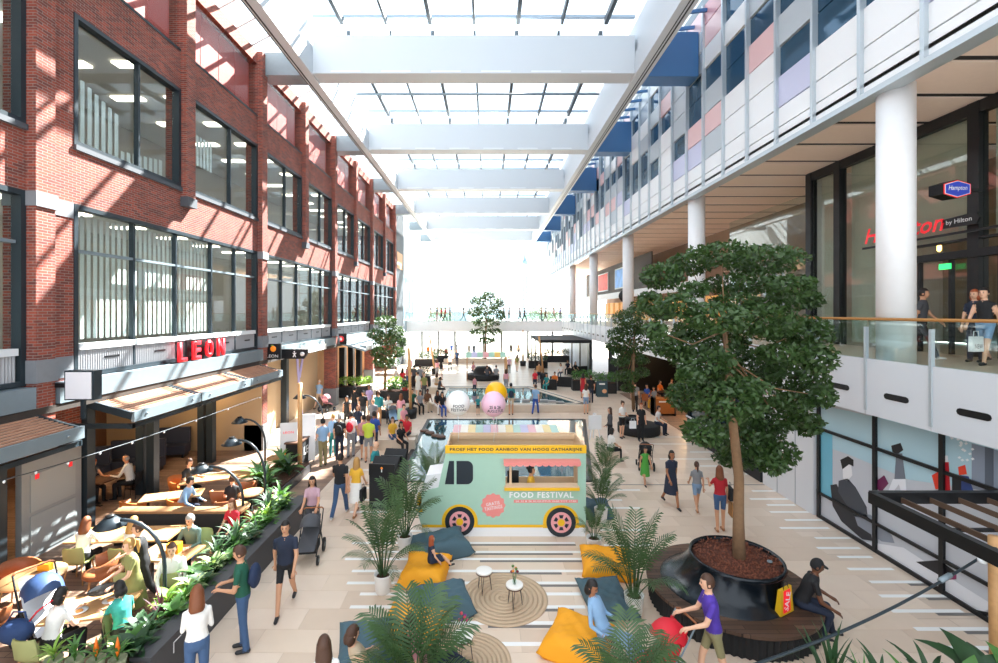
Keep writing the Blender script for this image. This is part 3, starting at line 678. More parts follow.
def frond(theta, bend, seed, big=1.0):
    r = random.Random(seed); mb = MB(); pts = [V((0, 0, 0))]; th = radians(theta); n = 14; dirs = []
    for i in range(n):
        s_ = i/n; a = th + radians(bend)*s_**1.7; d = V((sin(a), 0, cos(a))); dirs.append(d); pts.append(pts[-1] + d/n)
    mb.tube(pts, [.011*(1-.75*i/n) for i in range(n+1)], 4)
    for q in range(17):
        s_ = .4 + .6*q/16; i = min(int(s_*n), n-1); p = pts[i].lerp(pts[i+1], s_*n-i) if i < n else pts[-1]; d = dirs[i]
        L = .24*big*(.55+.45*sin(pi*min(1, (s_-.36)/.66)))*r.uniform(.88, 1.1)
        for sy in (-1, 1):
            o = (d*(.55 + .5*(q/16)) + V((0, sy*1.0, 0)) + V((0, 0, .12))).normalized(); w = d.cross(o).normalized()
            side = (d*1.0).normalized()*.013*big; e = p + o*L*.55 + V((0, 0, -.015)); t_ = p + o*L + V((0, 0, -.10*L/.3))
            mb.add([p-side*.5, p+side*.5, e+side, t_, e-side], [(0, 1, 2, 4), (4, 2, 3)], 0, True)
    return mb.mesh('frond', LEAFM['palm'])
FR_M = [frond(t_, b_, i) for i, (t_, b_) in enumerate(((4, 28), (10, 45), (16, 62), (22, 80), (30, 95)))]
FR_B = [frond(t_, b_, 20+i, 1.35) for i, (t_, b_) in enumerate(((6, 45), (16, 75), (28, 90), (40, 95), (52, 95)))]
pot_mesh = MB().lathe([(.14, 0), (.155, .02), (.19, .38), (.195, .4), (.175, .4), (.17, .35)], 24).mesh('pot', potw)
soil_mesh = MB().lathe([(.172, 0), (.12, .015), (.02, .02)], 20).mesh('soil', soil)
def palm(loc, h, n, label, seed, pot=True, spread=1.0, fm=None):
    r = random.Random(seed); t = thing('potted_palm', label, 'palm', (loc[0], loc[1], 0), r.uniform(0, 6), g=None)
    put('pot', pot_mesh, t); put('soil', soil_mesh, t, (0, 0, .34))
    for i in range(n):
        k = min(4, int(5*i/n)); a = i*2.4 + r.uniform(-.3, .3); L = (h-.3)*r.uniform(.88, 1.06)*(1.0-.09*k) * spread
        put('frond', (fm or FR_M)[k], t, (.05*cos(a), .05*sin(a), .34), (0, 0, a), L)
    return t
def leafmesh(kind, m):
    mb = MB(); n = 6; vs = []; fs = []
    prof = {'strap': [.3, .8, 1, .95, .75, .45, .02], 'broad': [.12, .75, 1, .95, .7, .35, .02], 'spike': [.7, 1, .9, .75, .55, .3, .02]}[kind]
    W = {'strap': .06, 'broad': .2, 'spike': .05}[kind]; a0, bd = {'strap': (20, 85), 'broad': (35, 70), 'spike': (12, 30)}[kind]
    p = V((0, 0, 0)); 
    for i in range(n+1):
        a = radians(a0 + bd*(i/n)); w = W*prof[i]
        vs += [p + V((0, -w, .25*w)), p, p + V((0, w, .25*w))]; p = p + V((sin(a), 0, cos(a)))/n
    for i in range(n):
        for j in range(2): q = i*3+j; fs.append((q, q+1, q+4, q+3))
    return mb.add(vs, fs, 0, True).mesh('leaf', m)
LM = {(k, c): leafmesh(k, LEAFM[c]) for k, c in (('strap', 'dark'), ('strap', 'mid'), ('strap', 'lime'), ('broad', 'mid'), ('broad', 'lime'), ('broad', 'pale'), ('broad', 'dark'), ('spike', 'burg'), ('spike', 'dark'), ('spike', 'mid'))}
def plant(loc, kind, col, n, size, label, seed=0, g=None, pot=None, name='leafy_plant'):
    r = random.Random(seed); t = thing(name, label, 'plant', loc, r.uniform(0, 6), g)
    z0_ = 0
    if pot: MB().lathe([(.09, 0), (.12, .2), (.11, .2), (.1, .17)], 14).obj('pot', pot, t); z0_ = .17
    MB().tube([(0, 0, z0_ - .02), (0, 0, z0_ + size*.3)], .012, 5).obj('stem', LEAFM['mid'], t)
    for i in range(n):
        a = i*2.4 + r.uniform(-.4, .4); u = i/n
        put('leaf', LM[(kind, col)], t, (0, 0, z0_ + size*.3*(1-u)), (0, radians(-14 + 34*u + r.uniform(-9, 9)), a), size*r.uniform(.75, 1.1))
    return t
def leaves_mesh(blobs, nper, size, m, seed, name='foliage'):
    rng = np.random.default_rng(seed); allv = []
    for c, rad in blobs:
        n = int(nper * rad[0]*rad[2]) + 60
        d = rng.normal(size=(n, 3)); d /= np.linalg.norm(d, axis=1)[:, None]; d *= rng.uniform(.25, 1.0, (n, 1))**.5
        p = np.array(c) + d*np.array(rad)
        nr = rng.normal(size=(n, 3)) + np.array([0, -.3, .9]); nr /= np.linalg.norm(nr, axis=1)[:, None]
        a = np.cross(nr, rng.normal(size=(n, 3))); a /= np.linalg.norm(a, axis=1)[:, None]; b = np.cross(nr, a)
        s_ = size*rng.uniform(.7, 1.3, (n, 1)); a, b = a*s_, b*s_*.5
        allv.append(np.stack([p-a, p-b, p+a, p+b], 1).reshape(-1, 3))
    v = np.concatenate(allv); nf = len(v)//4; me = bpy.data.meshes.new(name)
    me.vertices.add(len(v)); me.vertices.foreach_set('co', v.ravel()); me.loops.add(nf*4); me.polygons.add(nf)
    me.loops.foreach_set('vertex_index', np.arange(nf*4)); me.polygons.foreach_set('loop_start', np.arange(nf)*4); me.polygons.foreach_set('loop_total', np.full(nf, 4))
    me.materials.append(m); me.update(); me.validate(); return me
def tree(base, label, trunk, rad, blobs, nper, size, m, seed, branch=True):
    t = thing('tree', label, 'tree', base); b = V(base); r = random.Random(seed)
    mb = MB(); mb.tube([V(p) - b for p in trunk], rad, 9); mb.obj('trunk', bark, t)
    if branch:
        top = [V(p)-b for p in trunk]
        for i, (c, rd) in enumerate(blobs):
            if i % 2 == 0:
                s_ = top[-1].lerp(top[-2], r.uniform(.0, .8)); e = V(c)-b
                mid = s_.lerp(e, .5) + V((0, 0, -.12*(e-s_).length)); MB().tube([s_, mid, e], [rad[-1]*.55, rad[-1]*.4, rad[-1]*.15], 5).obj('branch', bark, t)
    put('foliage', leaves_mesh([(V(c)-b, rd) for c, rd in blobs], nper, size, m, seed), t, k='stuff')
    return t
def beanbag(loc, w, d, rot, m, label, up=.35, T=.44, seed=0, pitch=0):
    r = random.Random(seed); n = 22; vs = []; fs = []; ph = [r.uniform(0, 6) for _ in range(8)]
    for sgn in (1, -1):
        for i in range(n+1):
            for j in range(n+1):
                u, v = 2*i/n-1, 2*j/n-1; pr = ((1-u**4)*(1-v**4))**.55; pin = 1 - .07*(1-abs(u)**2)*(abs(v)**4) 
                x = u*w/2*(1-.08*(1-v*v)*abs(u)**6); y = v*d/2*(1-.08*(1-u*u)*abs(v)**6)
                e = .07 + up*max(0, v)**2*.8 + .05*max(0, abs(u)-.7)*3
                wr = .014*sin(9*u+ph[0]+3*v)*sin(7*v+ph[1]) + .01*sin(17*v*u+ph[2]) + .012*sin(13*(u+v)+ph[3]) + .01*sin(15*(u-v)+ph[4])
                z = e + T*pr*(.75-.25*v*(1-abs(u))) - .05*math.exp(-((u*2.2)**2+((v+.15)*2.5)**2)) + wr*pr*.8 if sgn > 0 else max(.0, e - .16*pr - .02)
                vs.append((x, y, z))
    k = (n+1)**2
    for i in range(n):
        for j in range(n):
            a = i*(n+1)+j; fs.append((a, a+n+1, a+n+2, a+1)); fs.append((a+k, a+1+k, a+n+2+k, a+n+1+k))
    mb = MB(); mb.add(vs, fs, 0, True); me = mb.mesh('beanbag', m)
    bm = bmesh.new(); bm.from_mesh(me)
    ed = [e_ for e_ in bm.edges if e_.is_boundary]; bmesh.ops.bridge_loops(bm, edges=ed); bmesh.ops.recalc_face_normals(bm, faces=bm.faces); bm.to_mesh(me); bm.free()
    return put('beanbag', me, None, loc, radians(rot), L=label, C='bean bag', g=None)

# ------------------------------------------------------------------ food truck stand
TY = 12.3
T_ = lambda u, v: AY(390 + u/3.684, 380 + v/3.684, TY)       # traced on the stand's flat front
mintm = mat('truck_mint', 'A9CDB9', .5, var=.03); yel = mat('truck_yellow', 'F2BC1E', .5); pinkm = mat('truck_pink', 'F0A7AA', .5)
tpink = mat('truck_salmon', 'EE8F88', .5); ply = mat('plywood', 'E2C3A0', .6, var=.08); trw = mat('truck_white', 'ECEDEF', .5); navyk = mat('truck_navy', '1E2A33', .4)
TB = T_(420, 578); TR = thing('food_truck_stand', 'mint green food truck stand with yellow name board and pink scalloped awning', 'food stand', (TB.x, TY, 0))
def tp(name, poly, m, off=0., dep=.03, parent=None, fr=None):
    o = MB().prism(poly, fr or (lambda u, v: T_(u, v) - V((TB.x, TY + off, 0))), (0, dep, 0)).obj(name, m, parent or TR); return o
body_l = [(118, 543), (104, 500), (104, 470), (118, 412), (178, 396), (206, 268), (425, 268), (425, 543)]
tp('cab_panel', body_l, mintm); tp('top_panel', [(425, 268), (722, 268), (722, 300), (425, 300)], mintm)
tp('side_panel', [(425, 392), (692, 392), (692, 300), (722, 300), (722, 543), (425, 543)], mintm)
tp('base_panel', [(118, 543), (720, 543), (720, 578), (118, 578)], trw)
tp('yellow_stripe', [(118, 533), (720, 533), (720, 543), (118, 543)], yel, .006, .01)
tp('bumper', [(96, 476), (120, 476), (120, 486), (96, 486)], yel, .006, .05); 
tp('headlight', [(108 + 9*cos(a), 440 + 26*sin(a)) for a in [pi*i/8 for i in range(16)]], yel, .0, .02)
tp('hood', [(116, 410), (134, 352), (192, 344), (178, 396)], trw, -.02, .8)
def rr(x0_, y0_, x1_, y1_, r_, rs=(1, 1, 1, 1)):
    out = []
    for (cx, cy, a0), on in zip(((x1_-r_, y0_+r_, -pi/2), (x1_-r_, y1_-r_, 0), (x0_+r_, y1_-r_, pi/2), (x0_+r_, y0_+r_, pi)), rs):
        if on: out += [(cx + r_*cos(a0 + pi/2*i/5), cy + r_*sin(a0 + pi/2*i/5)) for i in range(6)]
        else: out.append((cx + r_*sqrt(2)*cos(a0+pi/4), cy + r_*sqrt(2)*sin(a0+pi/4)))
    return out
tp('cab_window', rr(245, 298, 306, 384, 22, (1, 1, 0, 0)), navyk, .006, .01); tp('cab_window', [(218, 298), (236, 298), (236, 384), (202, 384)], navyk, .006, .01)
for cx, cy in ((257, 520), (630, 523)):
    tp('fender', [(cx + 66*cos(a), cy + 62*sin(a)) for a in [pi + pi*i/20 for i in range(21)]] + [(cx+66, cy+22), (cx-66, cy+22)], yel, .008, .012)
    c_ = T_(cx, cy) - V((TB.x, TY, 0))
    w = tp('wheel', [(cx + 54*cos(a), cy + 54*sin(a)) for a in [2*pi*i/32 for i in range(32)]], navyk, .03, .03)
    tp('wheel_rim', [(cx + 38*cos(a), cy + 38*sin(a)) for a in [2*pi*i/28 for i in range(28)]], pinkm, .04, .01, w)
    for k in range(6):
        a = pi/3*k + pi/6
        tp('rim_hole', [(cx + r_*cos(a+d_), cy + r_*sin(a+d_)) for r_, d_ in ((17, -.3), (29, -.3), (29, .3), (17, .3))], navyk, .046, .008, w)
    tp('hub', [(cx + 13*cos(a), cy + 13*sin(a)) for a in [2*pi*i/16 for i in range(16)]], yel, .05, .01, w)
tp('name_board', [(204, 240), (722, 240), (722, 268), (204, 268)], yel, .05, .08)
def tt(txt, x0_, y0_, x1_, y1_, m, off, bold=0., sp=1., rot=0):
    a, b = T_(x0_, y1_), T_(x1_, y0_); c = (a+b)/2 - V((TB.x, TY + off, 0))
    return put('lettering', fit_text(txt, b.x-a.x, b.z-a.z, m, bold=bold, sp=sp), TR, c, (pi/2, -rot, 0))
dkt = mat('lettering_dark', '2A2C30', .5); wht = mat('lettering_white', 'F4F5F5', .5)
tt('PROEF HET FOOD AANBOD VAN HOOG CATHARIJNE', 221, 248, 706, 262, dkt, .052, .03, 1.1)
tt('FOOD FESTIVAL', 440, 412, 676, 434, wht, .004, .03, 1.15)
tp('date_strip', [(456, 441), (692, 441), (692, 452), (456, 452)], tpink, .004, .006); tt('24, 25 & 26 AUGUSTUS 10:00 TOT 17:00', 462, 443.5, 686, 450, wht, .006, .005)
tp('badge', [(380 + (43 + 2.5*cos(12*a))*cos(a), 462 + (43 + 2.5*cos(12*a))*sin(a)) for a in [2*pi*i/72 for i in range(72)]], tpink, .006, .008)
tt('GRATIS', 354, 449, 404, 461, wht, .008, .005, 1.1, radians(10)); tt('TASTINGS', 348, 464, 414, 477, wht, .008, .005, 1.1, radians(10))
aw = T_(418, 290) - V((TB.x, TY, 0)); bw_ = T_(698, 316) - V((TB.x, TY, 0))
mb = MB(); ns = 12; wv = (bw_.x-aw.x)/ns
bw_.z += .1
mb.add([(aw.x, 0, aw.z), (bw_.x, 0, aw.z), (bw_.x, -.22, bw_.z+.05), (aw.x, -.22, bw_.z+.05)], [(0, 1, 2, 3)])
for k in range(ns):
    x = aw.x + k*wv; pts = [(x, -.22, bw_.z+.05)] + [(x + wv/2 - wv/2*cos(pi*i/6), -.22, bw_.z - .05*sin(pi*i/6)) for i in range(7)] + [(x+wv, -.22, bw_.z+.05)]
    mb.add(pts, [tuple(range(len(pts)))])
mb.obj('scalloped_awning', tpink, TR)
tp('counter', [(421, 392), (696, 392), (696, 402), (421, 402)], yel, .12, .16); tp('counter_top', [(421, 389), (696, 389), (696, 392), (421, 392)], ply, .1, .3)
X1 = T_(722, 300).x - TB.x; X0_ = T_(206, 300).x - TB.x; ZT = T_(300, 242).z
boxo('side_wall', (X1-.04, .03, 0), (X1, 1.55, ZT-.05), ply, TR); boxo('side_wall', (X0_, .03, 0), (X0_+.04, 1.55, ZT-.05), ply, TR)
boxo('back_wall', (X0_+.04, 1.5, 0), (X1-.04, 1.55, 1.05), ply, TR); boxo('back_wall', (X0_+.04, 1.5, 1.75), (X1-.04, 1.55, ZT-.05), ply, TR)
boxo('top_rail', (X0_+.04, 1.4, ZT-.2), (X1-.04, 1.5, ZT-.1), ply, TR); boxo('inner_stud', (X0_+1.7, .03, 0), (X0_+1.76, .1, ZT-.05), ply, TR)
sc_ = [mat('stripe_%d' % i, c, .6) for i, c in enumerate(('E9B9BD', 'F3EBDD', 'F2D9A0', 'BCD8CC', 'C9C3DC'))]
for k in range(14):
    x = X0_ + .05 + k*(X1-X0_-.5)/14; w = (X1-X0_-.5)/14
    MB().box((0, 0, 0), (w-.004, .75, .02)).obj('striped_canopy_panel', sc_[k % 5], TR, (x, 1.56, ZT-.1), (radians(6), 0, 0))
boxo('menu_screen', (X0_+1.66, .45, 1.02), (X0_+1.98, .5, 1.6), black, TR)
p = AY(531, 467, 12.75)
person((p.x, 12.75, 0), 80, 'person in a yellow cardigan serving behind the food truck window', 'yellow', 'black', 'stand2', 'f', 'T', 'long', 'bun', 'black', 1, h=1.68)
# balloons
for (x, y, rp, c, nm, lb, tx) in ((458, 403, 12, 'F0EFED', 'white', 'large white balloon with black lettering floating left above the food truck', ('FOOD', 'FESTIVAL')), (493.5, 404, 12.2, 'E9BDD2', 'pink', 'large pink balloon with black lettering floating above the food truck', ('25 & 26', 'AUGUSTUS')), (496, 393, 11, 'F4B80F', 'yellow', 'large yellow balloon half hidden behind the pink one', None)):
    Y = 13.0 if nm != 'yellow' else 13.7; c0 = AY(x, y, Y); r_ = rp*Y/F
    t = thing('balloon', lb, 'balloon', c0, g='big round balloons above the food stand')
    MB().ell((0, 0, 0), (r_, r_, r_*1.04), 28, 18).obj('balloon_skin', mat('balloon_' + nm, c, .3), t)
    MB().lathe([(.02, -.05), (.045, -.08)], 8).obj('knot', MATS['balloon_' + nm], t, (0, 0, -r_*1.0))
    MB().tube([(0, 0, -r_*1.05), (.02, 0, -r_*1.05-.5), (0, 0, ZT-.1-c0.z)], .006, 4).obj('string', offw, t)
    if tx:
        for k, s_ in enumerate(tx): 
            me = fit_text(s_, r_*(1.25 if k else .9), r_*.26, dkt, bold=.02)
            for v in me.vertices:
                zz_ = v.co.y - r_*.08 - k*r_*.32; v.co.z = sqrt(max(0, (r_*1.012)**2 - (v.co.x+.04)**2 - zz_**2))
            put('lettering', me, t, (.04, 0, -r_*.08 - k*r_*.32), (pi/2, 0, 0))

# ------------------------------------------------------------------ lounge corner
teal = mat('beanbag_teal', '46606B', .75, bump=.15, bscale=200); amber = mat('beanbag_amber', 'F2A316', .7, bump=.15, bscale=200)
def bb(x, y, w, d, rot, m, label, **k): q = G(x, y, .2); return beanbag((q.x, q.y, 0), w, d, rot, m, label, **k)
bb(441, 545, 1.45, 1.0, 25, teal, 'dark teal bean bag lying against the front wheel of the food truck', up=.25, seed=1)
bb(425, 571, 1.05, .95, -8, amber, 'amber yellow bean bag with a small person sitting on it', up=.3, seed=2)
bb(441, 599, 1.25, 1.0, 18, teal, 'dark teal bean bag between the yellow ones and the round rug', up=.1, seed=3)
bb(410, 628, 1.2, 1.0, -15, amber, 'amber yellow bean bag half hidden behind the big foreground palm on the left', up=.2, seed=4)
bb(366, 652, 1.0, 1.0, 10, teal, 'dark teal bean bag at the bottom left behind the big palm fronds', up=.4, seed=5)
bb(607, 563, 1.2, .9, -8, amber, 'amber yellow bean bag beside the potted palm right of the rug', up=.3, seed=6)
bb(606, 594, .95, 1.25, 6, teal, 'dark teal bean bag in front of the yellow one right of the rug', up=.12, T=.26, seed=7)
bb(578, 640, 1.15, 1.05, -30, amber, 'amber yellow bean bag at bottom right with a person in light blue on it', up=.25, seed=8)
bb(596, 508, .9, .8, 0, teal, 'small dark teal bean bag between palms behind the right end of the truck', up=.2, seed=9)
rugm = mat('jute', 'CDB294', .9, bump=.6, bscale=90)
def rug(x, y, r_, label):
    q = G(x, y); t = thing('round_rug', label, 'rug', (q.x, q.y, .004))
    n = 9
    for k in range(n):
        a, b = r_*k/n, r_*(k+1)/n-.006
        mb = MB(); mb.lathe([(max(a, .002), 0), (max(a, .002), .012), ((a+b)/2, .0145), (b, .012), (b, 0)], 48); mb.obj('woven_ring', rugm, t)
rug(504, 598, .92, 'round woven jute rug under two small stools'); rug(468, 662, .75, 'second round woven jute rug at the bottom edge of the picture')
def stool(x, y, label):
    q = G(x, y, .46); t = thing('stool', label, 'stool', (q.x, q.y, .025), g=None)
    MB().lathe([(.165, .42), (.175, .425), (.175, .455), (.165, .46), (.01, .46)], 24).obj('seat', mat('stool_top', 'F3EFE8', .5), t)
    MB().lathe([(.172, .395), (.176, .42), (.17, .42)], 24).obj('wood_edge', dkwood, t)
    for k in range(3):
        a = 2*pi*k/3 + .3
        for s_ in (-.22, .22): MB().tube([(.12*cos(a+s_), .12*sin(a+s_), .4), (.17*cos(a), .17*sin(a), 0)], .006, 5).obj('leg', black, t)
    return (q.x, q.y, .485)
R = random.Random(9)
def vase(loc, label, cols):
    t = thing('flower_vase', label, 'vase', loc)
    MB().lathe([(.035, 0), (.045, .05), (.03, .11), (.035, .14), (.03, .14)], 12).obj('glass_bottle', glass('vase_glass', (.8, .9, .85), .8), t)
    for k in range(6):
        a = k*1.05; e = V((.06*cos(a), .06*sin(a), .25 + .04*(k % 3)))
        MB().tube([(0, 0, .02), e*.6, e], .004, 4).obj('stem', LEAFM['mid'], t); MB().ell(e, (.03, .03, .026), 8, 6).obj('bloom', mat('bloom_' + cols[k % len(cols)], cols[k % len(cols)], .6), t)
stool(484, 571, 'round white topped stool standing alone on the round rug'); p1 = stool(514.5, 585, 'round white topped stool with a flower vase on the round rug')
p2 = stool(463, 636, 'round white topped stool with pink flowers in front of the second rug')
vase(p1, 'small glass vase with dark red and orange flowers on the rug stool', ['7A2034', 'E08A2A', '5A7A3A']); vase(p2, 'small glass vase with pink and purple flowers on the front stool', ['D0337A', '7A2A8A', 'C94A5A'])
# palms
for i, (x, y, h, n, lb) in enumerate(((383, 592, 1.95, 16, 'tall potted palm in a white pot left of the yellow bean bag'), (405, 551, 2.05, 15, 'tall potted palm left of the truck bonnet, behind the other one'), (432, 500, 1.75, 13, 'potted palm behind the cab of the food truck beside the pool'),
                                   (634, 614, 1.95, 18, 'potted palm in a white pot between the right bean bags and the round bench'), (594, 553, 1.15, 12, 'low potted palm at the right end of the food truck'), (601, 522, 1.6, 14, 'potted palm behind the right end of the food truck'), (604, 492, 1.7, 14, 'potted palm farthest back in the row right of the truck'))):
    q = G(x, y); palm(q, h, n, lb, i+1)
palm((-1.1, 6.7), 1.85, 24, 'big palm in the foreground at bottom left of centre', 21, spread=.95, fm=FR_B); palm((1.98, 6.35), 1.85, 19, 'big palm in the foreground at bottom right of centre', 23, spread=.85, fm=FR_B)
q = G(431, 568, .3)
person((q.x, q.y, 0), 120, 'small person in a dark flowered dress sitting on the yellow bean bag', 'navy', 'navy', 'child_sit', 'f', 'D', 'none', 'long', 'red', 0, h=1.1, fine=True, z=.26)
person((-1.9, 7.2, 0), 130, 'person in beige reclining on a bean bag behind the big left palm', 'beige', 'denim', 'lounge', 'f', 'T', 'none', 'bob', 'brown', 0, fine=True, z=.05)
person((-1.0, 7.35, 0), 100, 'person in dark trousers lying on the yellow bean bag behind the big left palm', 'rose', 'navy', 'lounge', 'm', 'T', 'short', 'short', 'brown', 0, fine=True, z=.05)
q = G(604, 640, .3); person((q.x, q.y, 0), 50, 'person in a light blue shirt sitting on the yellow bean bag at bottom right', 'skyblue', 'ltdenim', 'lounge', 'f', 'T', 'long', 'bob', 'black', 2, fine=True, z=.12)

# ------------------------------------------------------------------ pools
water = mat('pool_water', '3E5E62', .04, spec=1.0, bump=.05, bscale=3); basin = mat('pool_rim', '15181A', .35); sbeige = mat('pool_stone', 'D2C1AE', .5, var=.06)
def pool(poly, z, rim, label, wall=0):
    t = thing('reflecting_pool', label, 'pool', (0, 0, 0)); n = len(poly)
    MB().prism(poly, lambda u, v: V((u, v, .0)), (0, 0, z)).obj('water', water, t)
    for i in range(n):
        a, b = V((*poly[i], z/2+.01)), V((*poly[(i+1) % n], z/2+.01)); MB().bar(a, b, rim, z+.03).obj('rim', basin if not wall else sbeige, t)
    if wall:
        for i in range(n):
            a, b = V((*poly[i], z+.03)), V((*poly[(i+1) % n], z+.03)); MB().bar(a, b, .1, .02).obj('dark_edge', basin, t)
    return t
pool([(-3.25, 16.3), (3.65, 16.3), (5.35, 25.6), (-3.3, 25.6)], .02, .16, 'large shallow pool with black rim behind the food truck')
pool([(-3.2, 27.8), (5.9, 27.8), (5.6, 28.6), (3.1, 34.2), (-3.2, 34.2)], .42, .7, 'raised angular pool with a beige stone edge beyond the first pool', 1)
for i, (x, y) in enumerate(((424.5, 432), (430, 434), (436, 437), (441, 438))):
    q = G(x, y); MB().lathe([(.22, 0), (.24, .04), (.2, .08)], 10).obj('stepping_stone', dkwood, None, (q.x, q.y, .03), L='dark stepping stone in the first pool, number %s from the left' % ('one', 'two', 'three', 'four')[i], C='stone', g='stepping stones in the first pool')
for i, (x, y) in enumerate(((516, 400), (526, 401), (534, 398.5), (544, 401), (552, 402), (560, 403))):
    q = G(x, y, .45); MB().cb((0, 0, .04), (.5, .4, .1)).cb((0, 0, .1), (.44, .34, .03)).obj('stepping_stone', conc, None, (q.x, q.y, .43), L='square stepping stone in the raised pool, %s from the left' % ('first', 'second', 'third', 'fourth', 'fifth', 'sixth')[i], C='stone', g='stepping stones in the raised pool')

# ------------------------------------------------------------------ big tree on the round bench
BX, BY_ = 4.93, 9.42
bt = thing('round_bench', 'round dark timber bench ringing the black tree planter', 'bench', (BX, BY_, 0))
prof = []
mb = MB(); n = 160; vs = []
for z in (.0, .42):
    for j in range(n): a = 2*pi*j/n; r_ = 1.56 if j % 2 else 1.52; vs.append((r_*cos(a), r_*sin(a), z))
mb.add(vs, [(j, (j+1) % n, (j+1) % n + n, j+n) for j in range(n)]); mb.obj('ribbed_side', blk2, bt)
deckm = brickmat('deck_wood', '6E5546', '4A382E', '2A1F1A', .9, .11, .006, 'XY', .5, .4, .2, .5)
MB().lathe([(1.5, .4), (1.6, .4), (1.6, .46), (.5, .46)], 64, sm=False).obj('deck', deckm, bt)
pt = thing('tree_planter', 'flared glossy black tree planter in the middle of the round bench', 'planter', (BX, BY_, .46))
mb = MB(); n = 48; vs = []; pr = [(1.2, 0, -.12), (1.17, .03, -.12), (1.06, .09, -.1), (.97, .2, -.02), (.9, .36, .06), (.87, .5, .12), (.88, .56, .13), (.84, .57, .13), (.82, .5, .13)]
for r_, z, dx in pr:
    for j in range(n): a = 2*pi*j/n; vs.append((dx + r_*cos(a), r_*sin(a) - .2*dx, z))
mb.add(vs, [(i*n+j, i*n+(j+1) % n, (i+1)*n+(j+1) % n, (i+1)*n+j) for i in range(len(pr)-1) for j in range(n)], 0, True)
mb.obj('shell', mat('planter_black', '101820', .22, .3), pt)
MB().lathe([(.87, 0), (.6, .02), (.3, .035), (.01, .04)], 32).obj('bark_mulch', mat('mulch', '5E3325', .95, var=.6, scale=45, bump=1.0, bscale=60), pt, (.15, -.03, .49))
r = random.Random(5); mb = MB()
for _ in range(700):
    a, q_ = r.uniform(0, 6.28), sqrt(r.uniform(0, 1))*.82; mb.bar((.15+q_*cos(a), q_*sin(a)-.03, .525), (.15+q_*cos(a)+r.uniform(-.04, .04), q_*sin(a)-.03+r.uniform(-.04, .04), .54+r.uniform(0, .02)), .02, .01)
mb.obj('mulch_chip', mat('mulch_chip', '7A4632', .9, var=.5, scale=20), pt, k='stuff')
MB().lathe([(.035, 0), (.05, .01), (.05, .03), (.03, .035)], 14).obj('steel_cap', steel, pt, (.72, -.2, .52))
R = random.Random(17)
def pxblobs(lst, Y, dY, fx=1.0):
    out = []
    for (x, y, rx, ry) in lst:
        yy = Y + R.uniform(-dY, dY); c = AY(x, y, yy); k = yy/F; out.append((c, (rx*k, min(rx*k*.95, 1.2), ry*k*fx)))
    return out
bl = pxblobs([(722,254,36,13),(764,260,40,15),(690,264,24,12),(792,286,24,12),(740,284,40,12),(662,276,22,14),(650,302,14,12),(676,306,22,14),(716,318,32,16),(762,322,36,18),(800,332,30,18),(818,358,20,16),(672,346,22,14),(704,362,32,18),(748,366,38,20),(792,378,34,18),(822,396,14,12),(690,396,24,16),(728,404,34,18),(772,414,34,18),(806,424,18,12),(704,432,22,14),(742,440,32,16),(774,452,24,14),(738,458,24,10),(772,466,16,8),(735,302,26,10),(775,304,24,10),(722,342,26,11),(782,354,26,11),(744,388,28,11),(712,384,18,10),(792,402,22,10),(760,432,24,10),(690,376,14,9),(662,312,14,9),(688,330,16,10),(810,300,14,10),(655,330,12,9),(694,290,16,9)], BY_+.05, 1.3)
tb = V((BX+.2, BY_-.02, .98))
tree(tb, 'big leafy tree growing from the black planter on the round bench', [tb - V((0, 0, .1)), (BX+.2, BY_, 1.8), (BX+.22, BY_+.02, 2.6), (BX+.1, BY_, 3.6), (BX, BY_, 4.6), (BX-.1, BY_, 5.8)], [.13, .105, .095, .085, .07, .035], bl, 4200, .062, LEAFM['tree'], 4)
bl = pxblobs([(628,318,16,10),(640,308,12,8),(618,335,12,8),(634,346,20,9),(646,330,12,8),(622,352,11,7),(638,360,12,6),(612,346,8,6)], 22.8, .5)
q = V((7.25, 22.8, 0)); 
t2 = thing('tree_planter', 'low round black seat with a planter pot holding the slim tree on the right', 'planter', (7.5, 22.9, 0))
MB().lathe([(1.0, 0), (1.02, .1), (1.02, .42), (.9, .46), (.05, .46)], 32).obj('round_seat', blk2, t2); MB().lathe([(.42, .46), (.45, .8), (.4, .8), (.38, .74), (.02, .74)], 20).obj('pot', black, t2, (-.25, 0, 0))
tree((7.25, 22.9, 1.2), 'slim tree with flat leaf layers growing from the round black seat on the right', [(7.25, 22.9, 1.15), (7.2, 22.9, 2.4), (7.25, 22.9, 3.6), (7.3, 22.9, 5.3)], [.09, .08, .07, .04], bl + pxblobs([(626,376,14,7),(640,372,10,6),(628,388,8,5),(630,330,14,7),(620,362,10,5)], 22.8, .4), 1700, .075, LEAFM['tree'], 5)
bl = pxblobs([(386,322,12,7),(376,334,9,6),(396,332,9,7),(386,340,15,7),(378,352,9,6),(394,352,11,6),(386,362,14,6),(402,342,5,5)], 32.5, .6)
tree((-7.3, 32.5, .4), 'dark leafy tree beside the left brick wall halfway down the hall', [(-7.3, 32.5, .4), (-7.25, 32.5, 1.8), (-7.2, 32.5, 3.2), (-7.2, 32.5, 5)], [.1, .09, .08, .04], bl, 1000, .1, LEAFM['tree'], 6)
bl = pxblobs([(489,296,7,5),(478,301,8,5),(497,303,8,5),(487,310,13,6),(475,312,8,5),(500,315,6,5),(486,322,15,6),(478,332,9,4),(494,332,9,4),(486,340,11,4)], 54.5, .8)
tree((-.3, 54.5, .5), 'airy green tree standing in front of the far footbridge', [(-.3, 54.5, .45), (-.3, 54.5, 2.0), (-.25, 54.5, 3.5), (-.2, 54.5, 6)], [.14, .12, .1, .05], bl, 330, .15, LEAFM['tree'], 7)
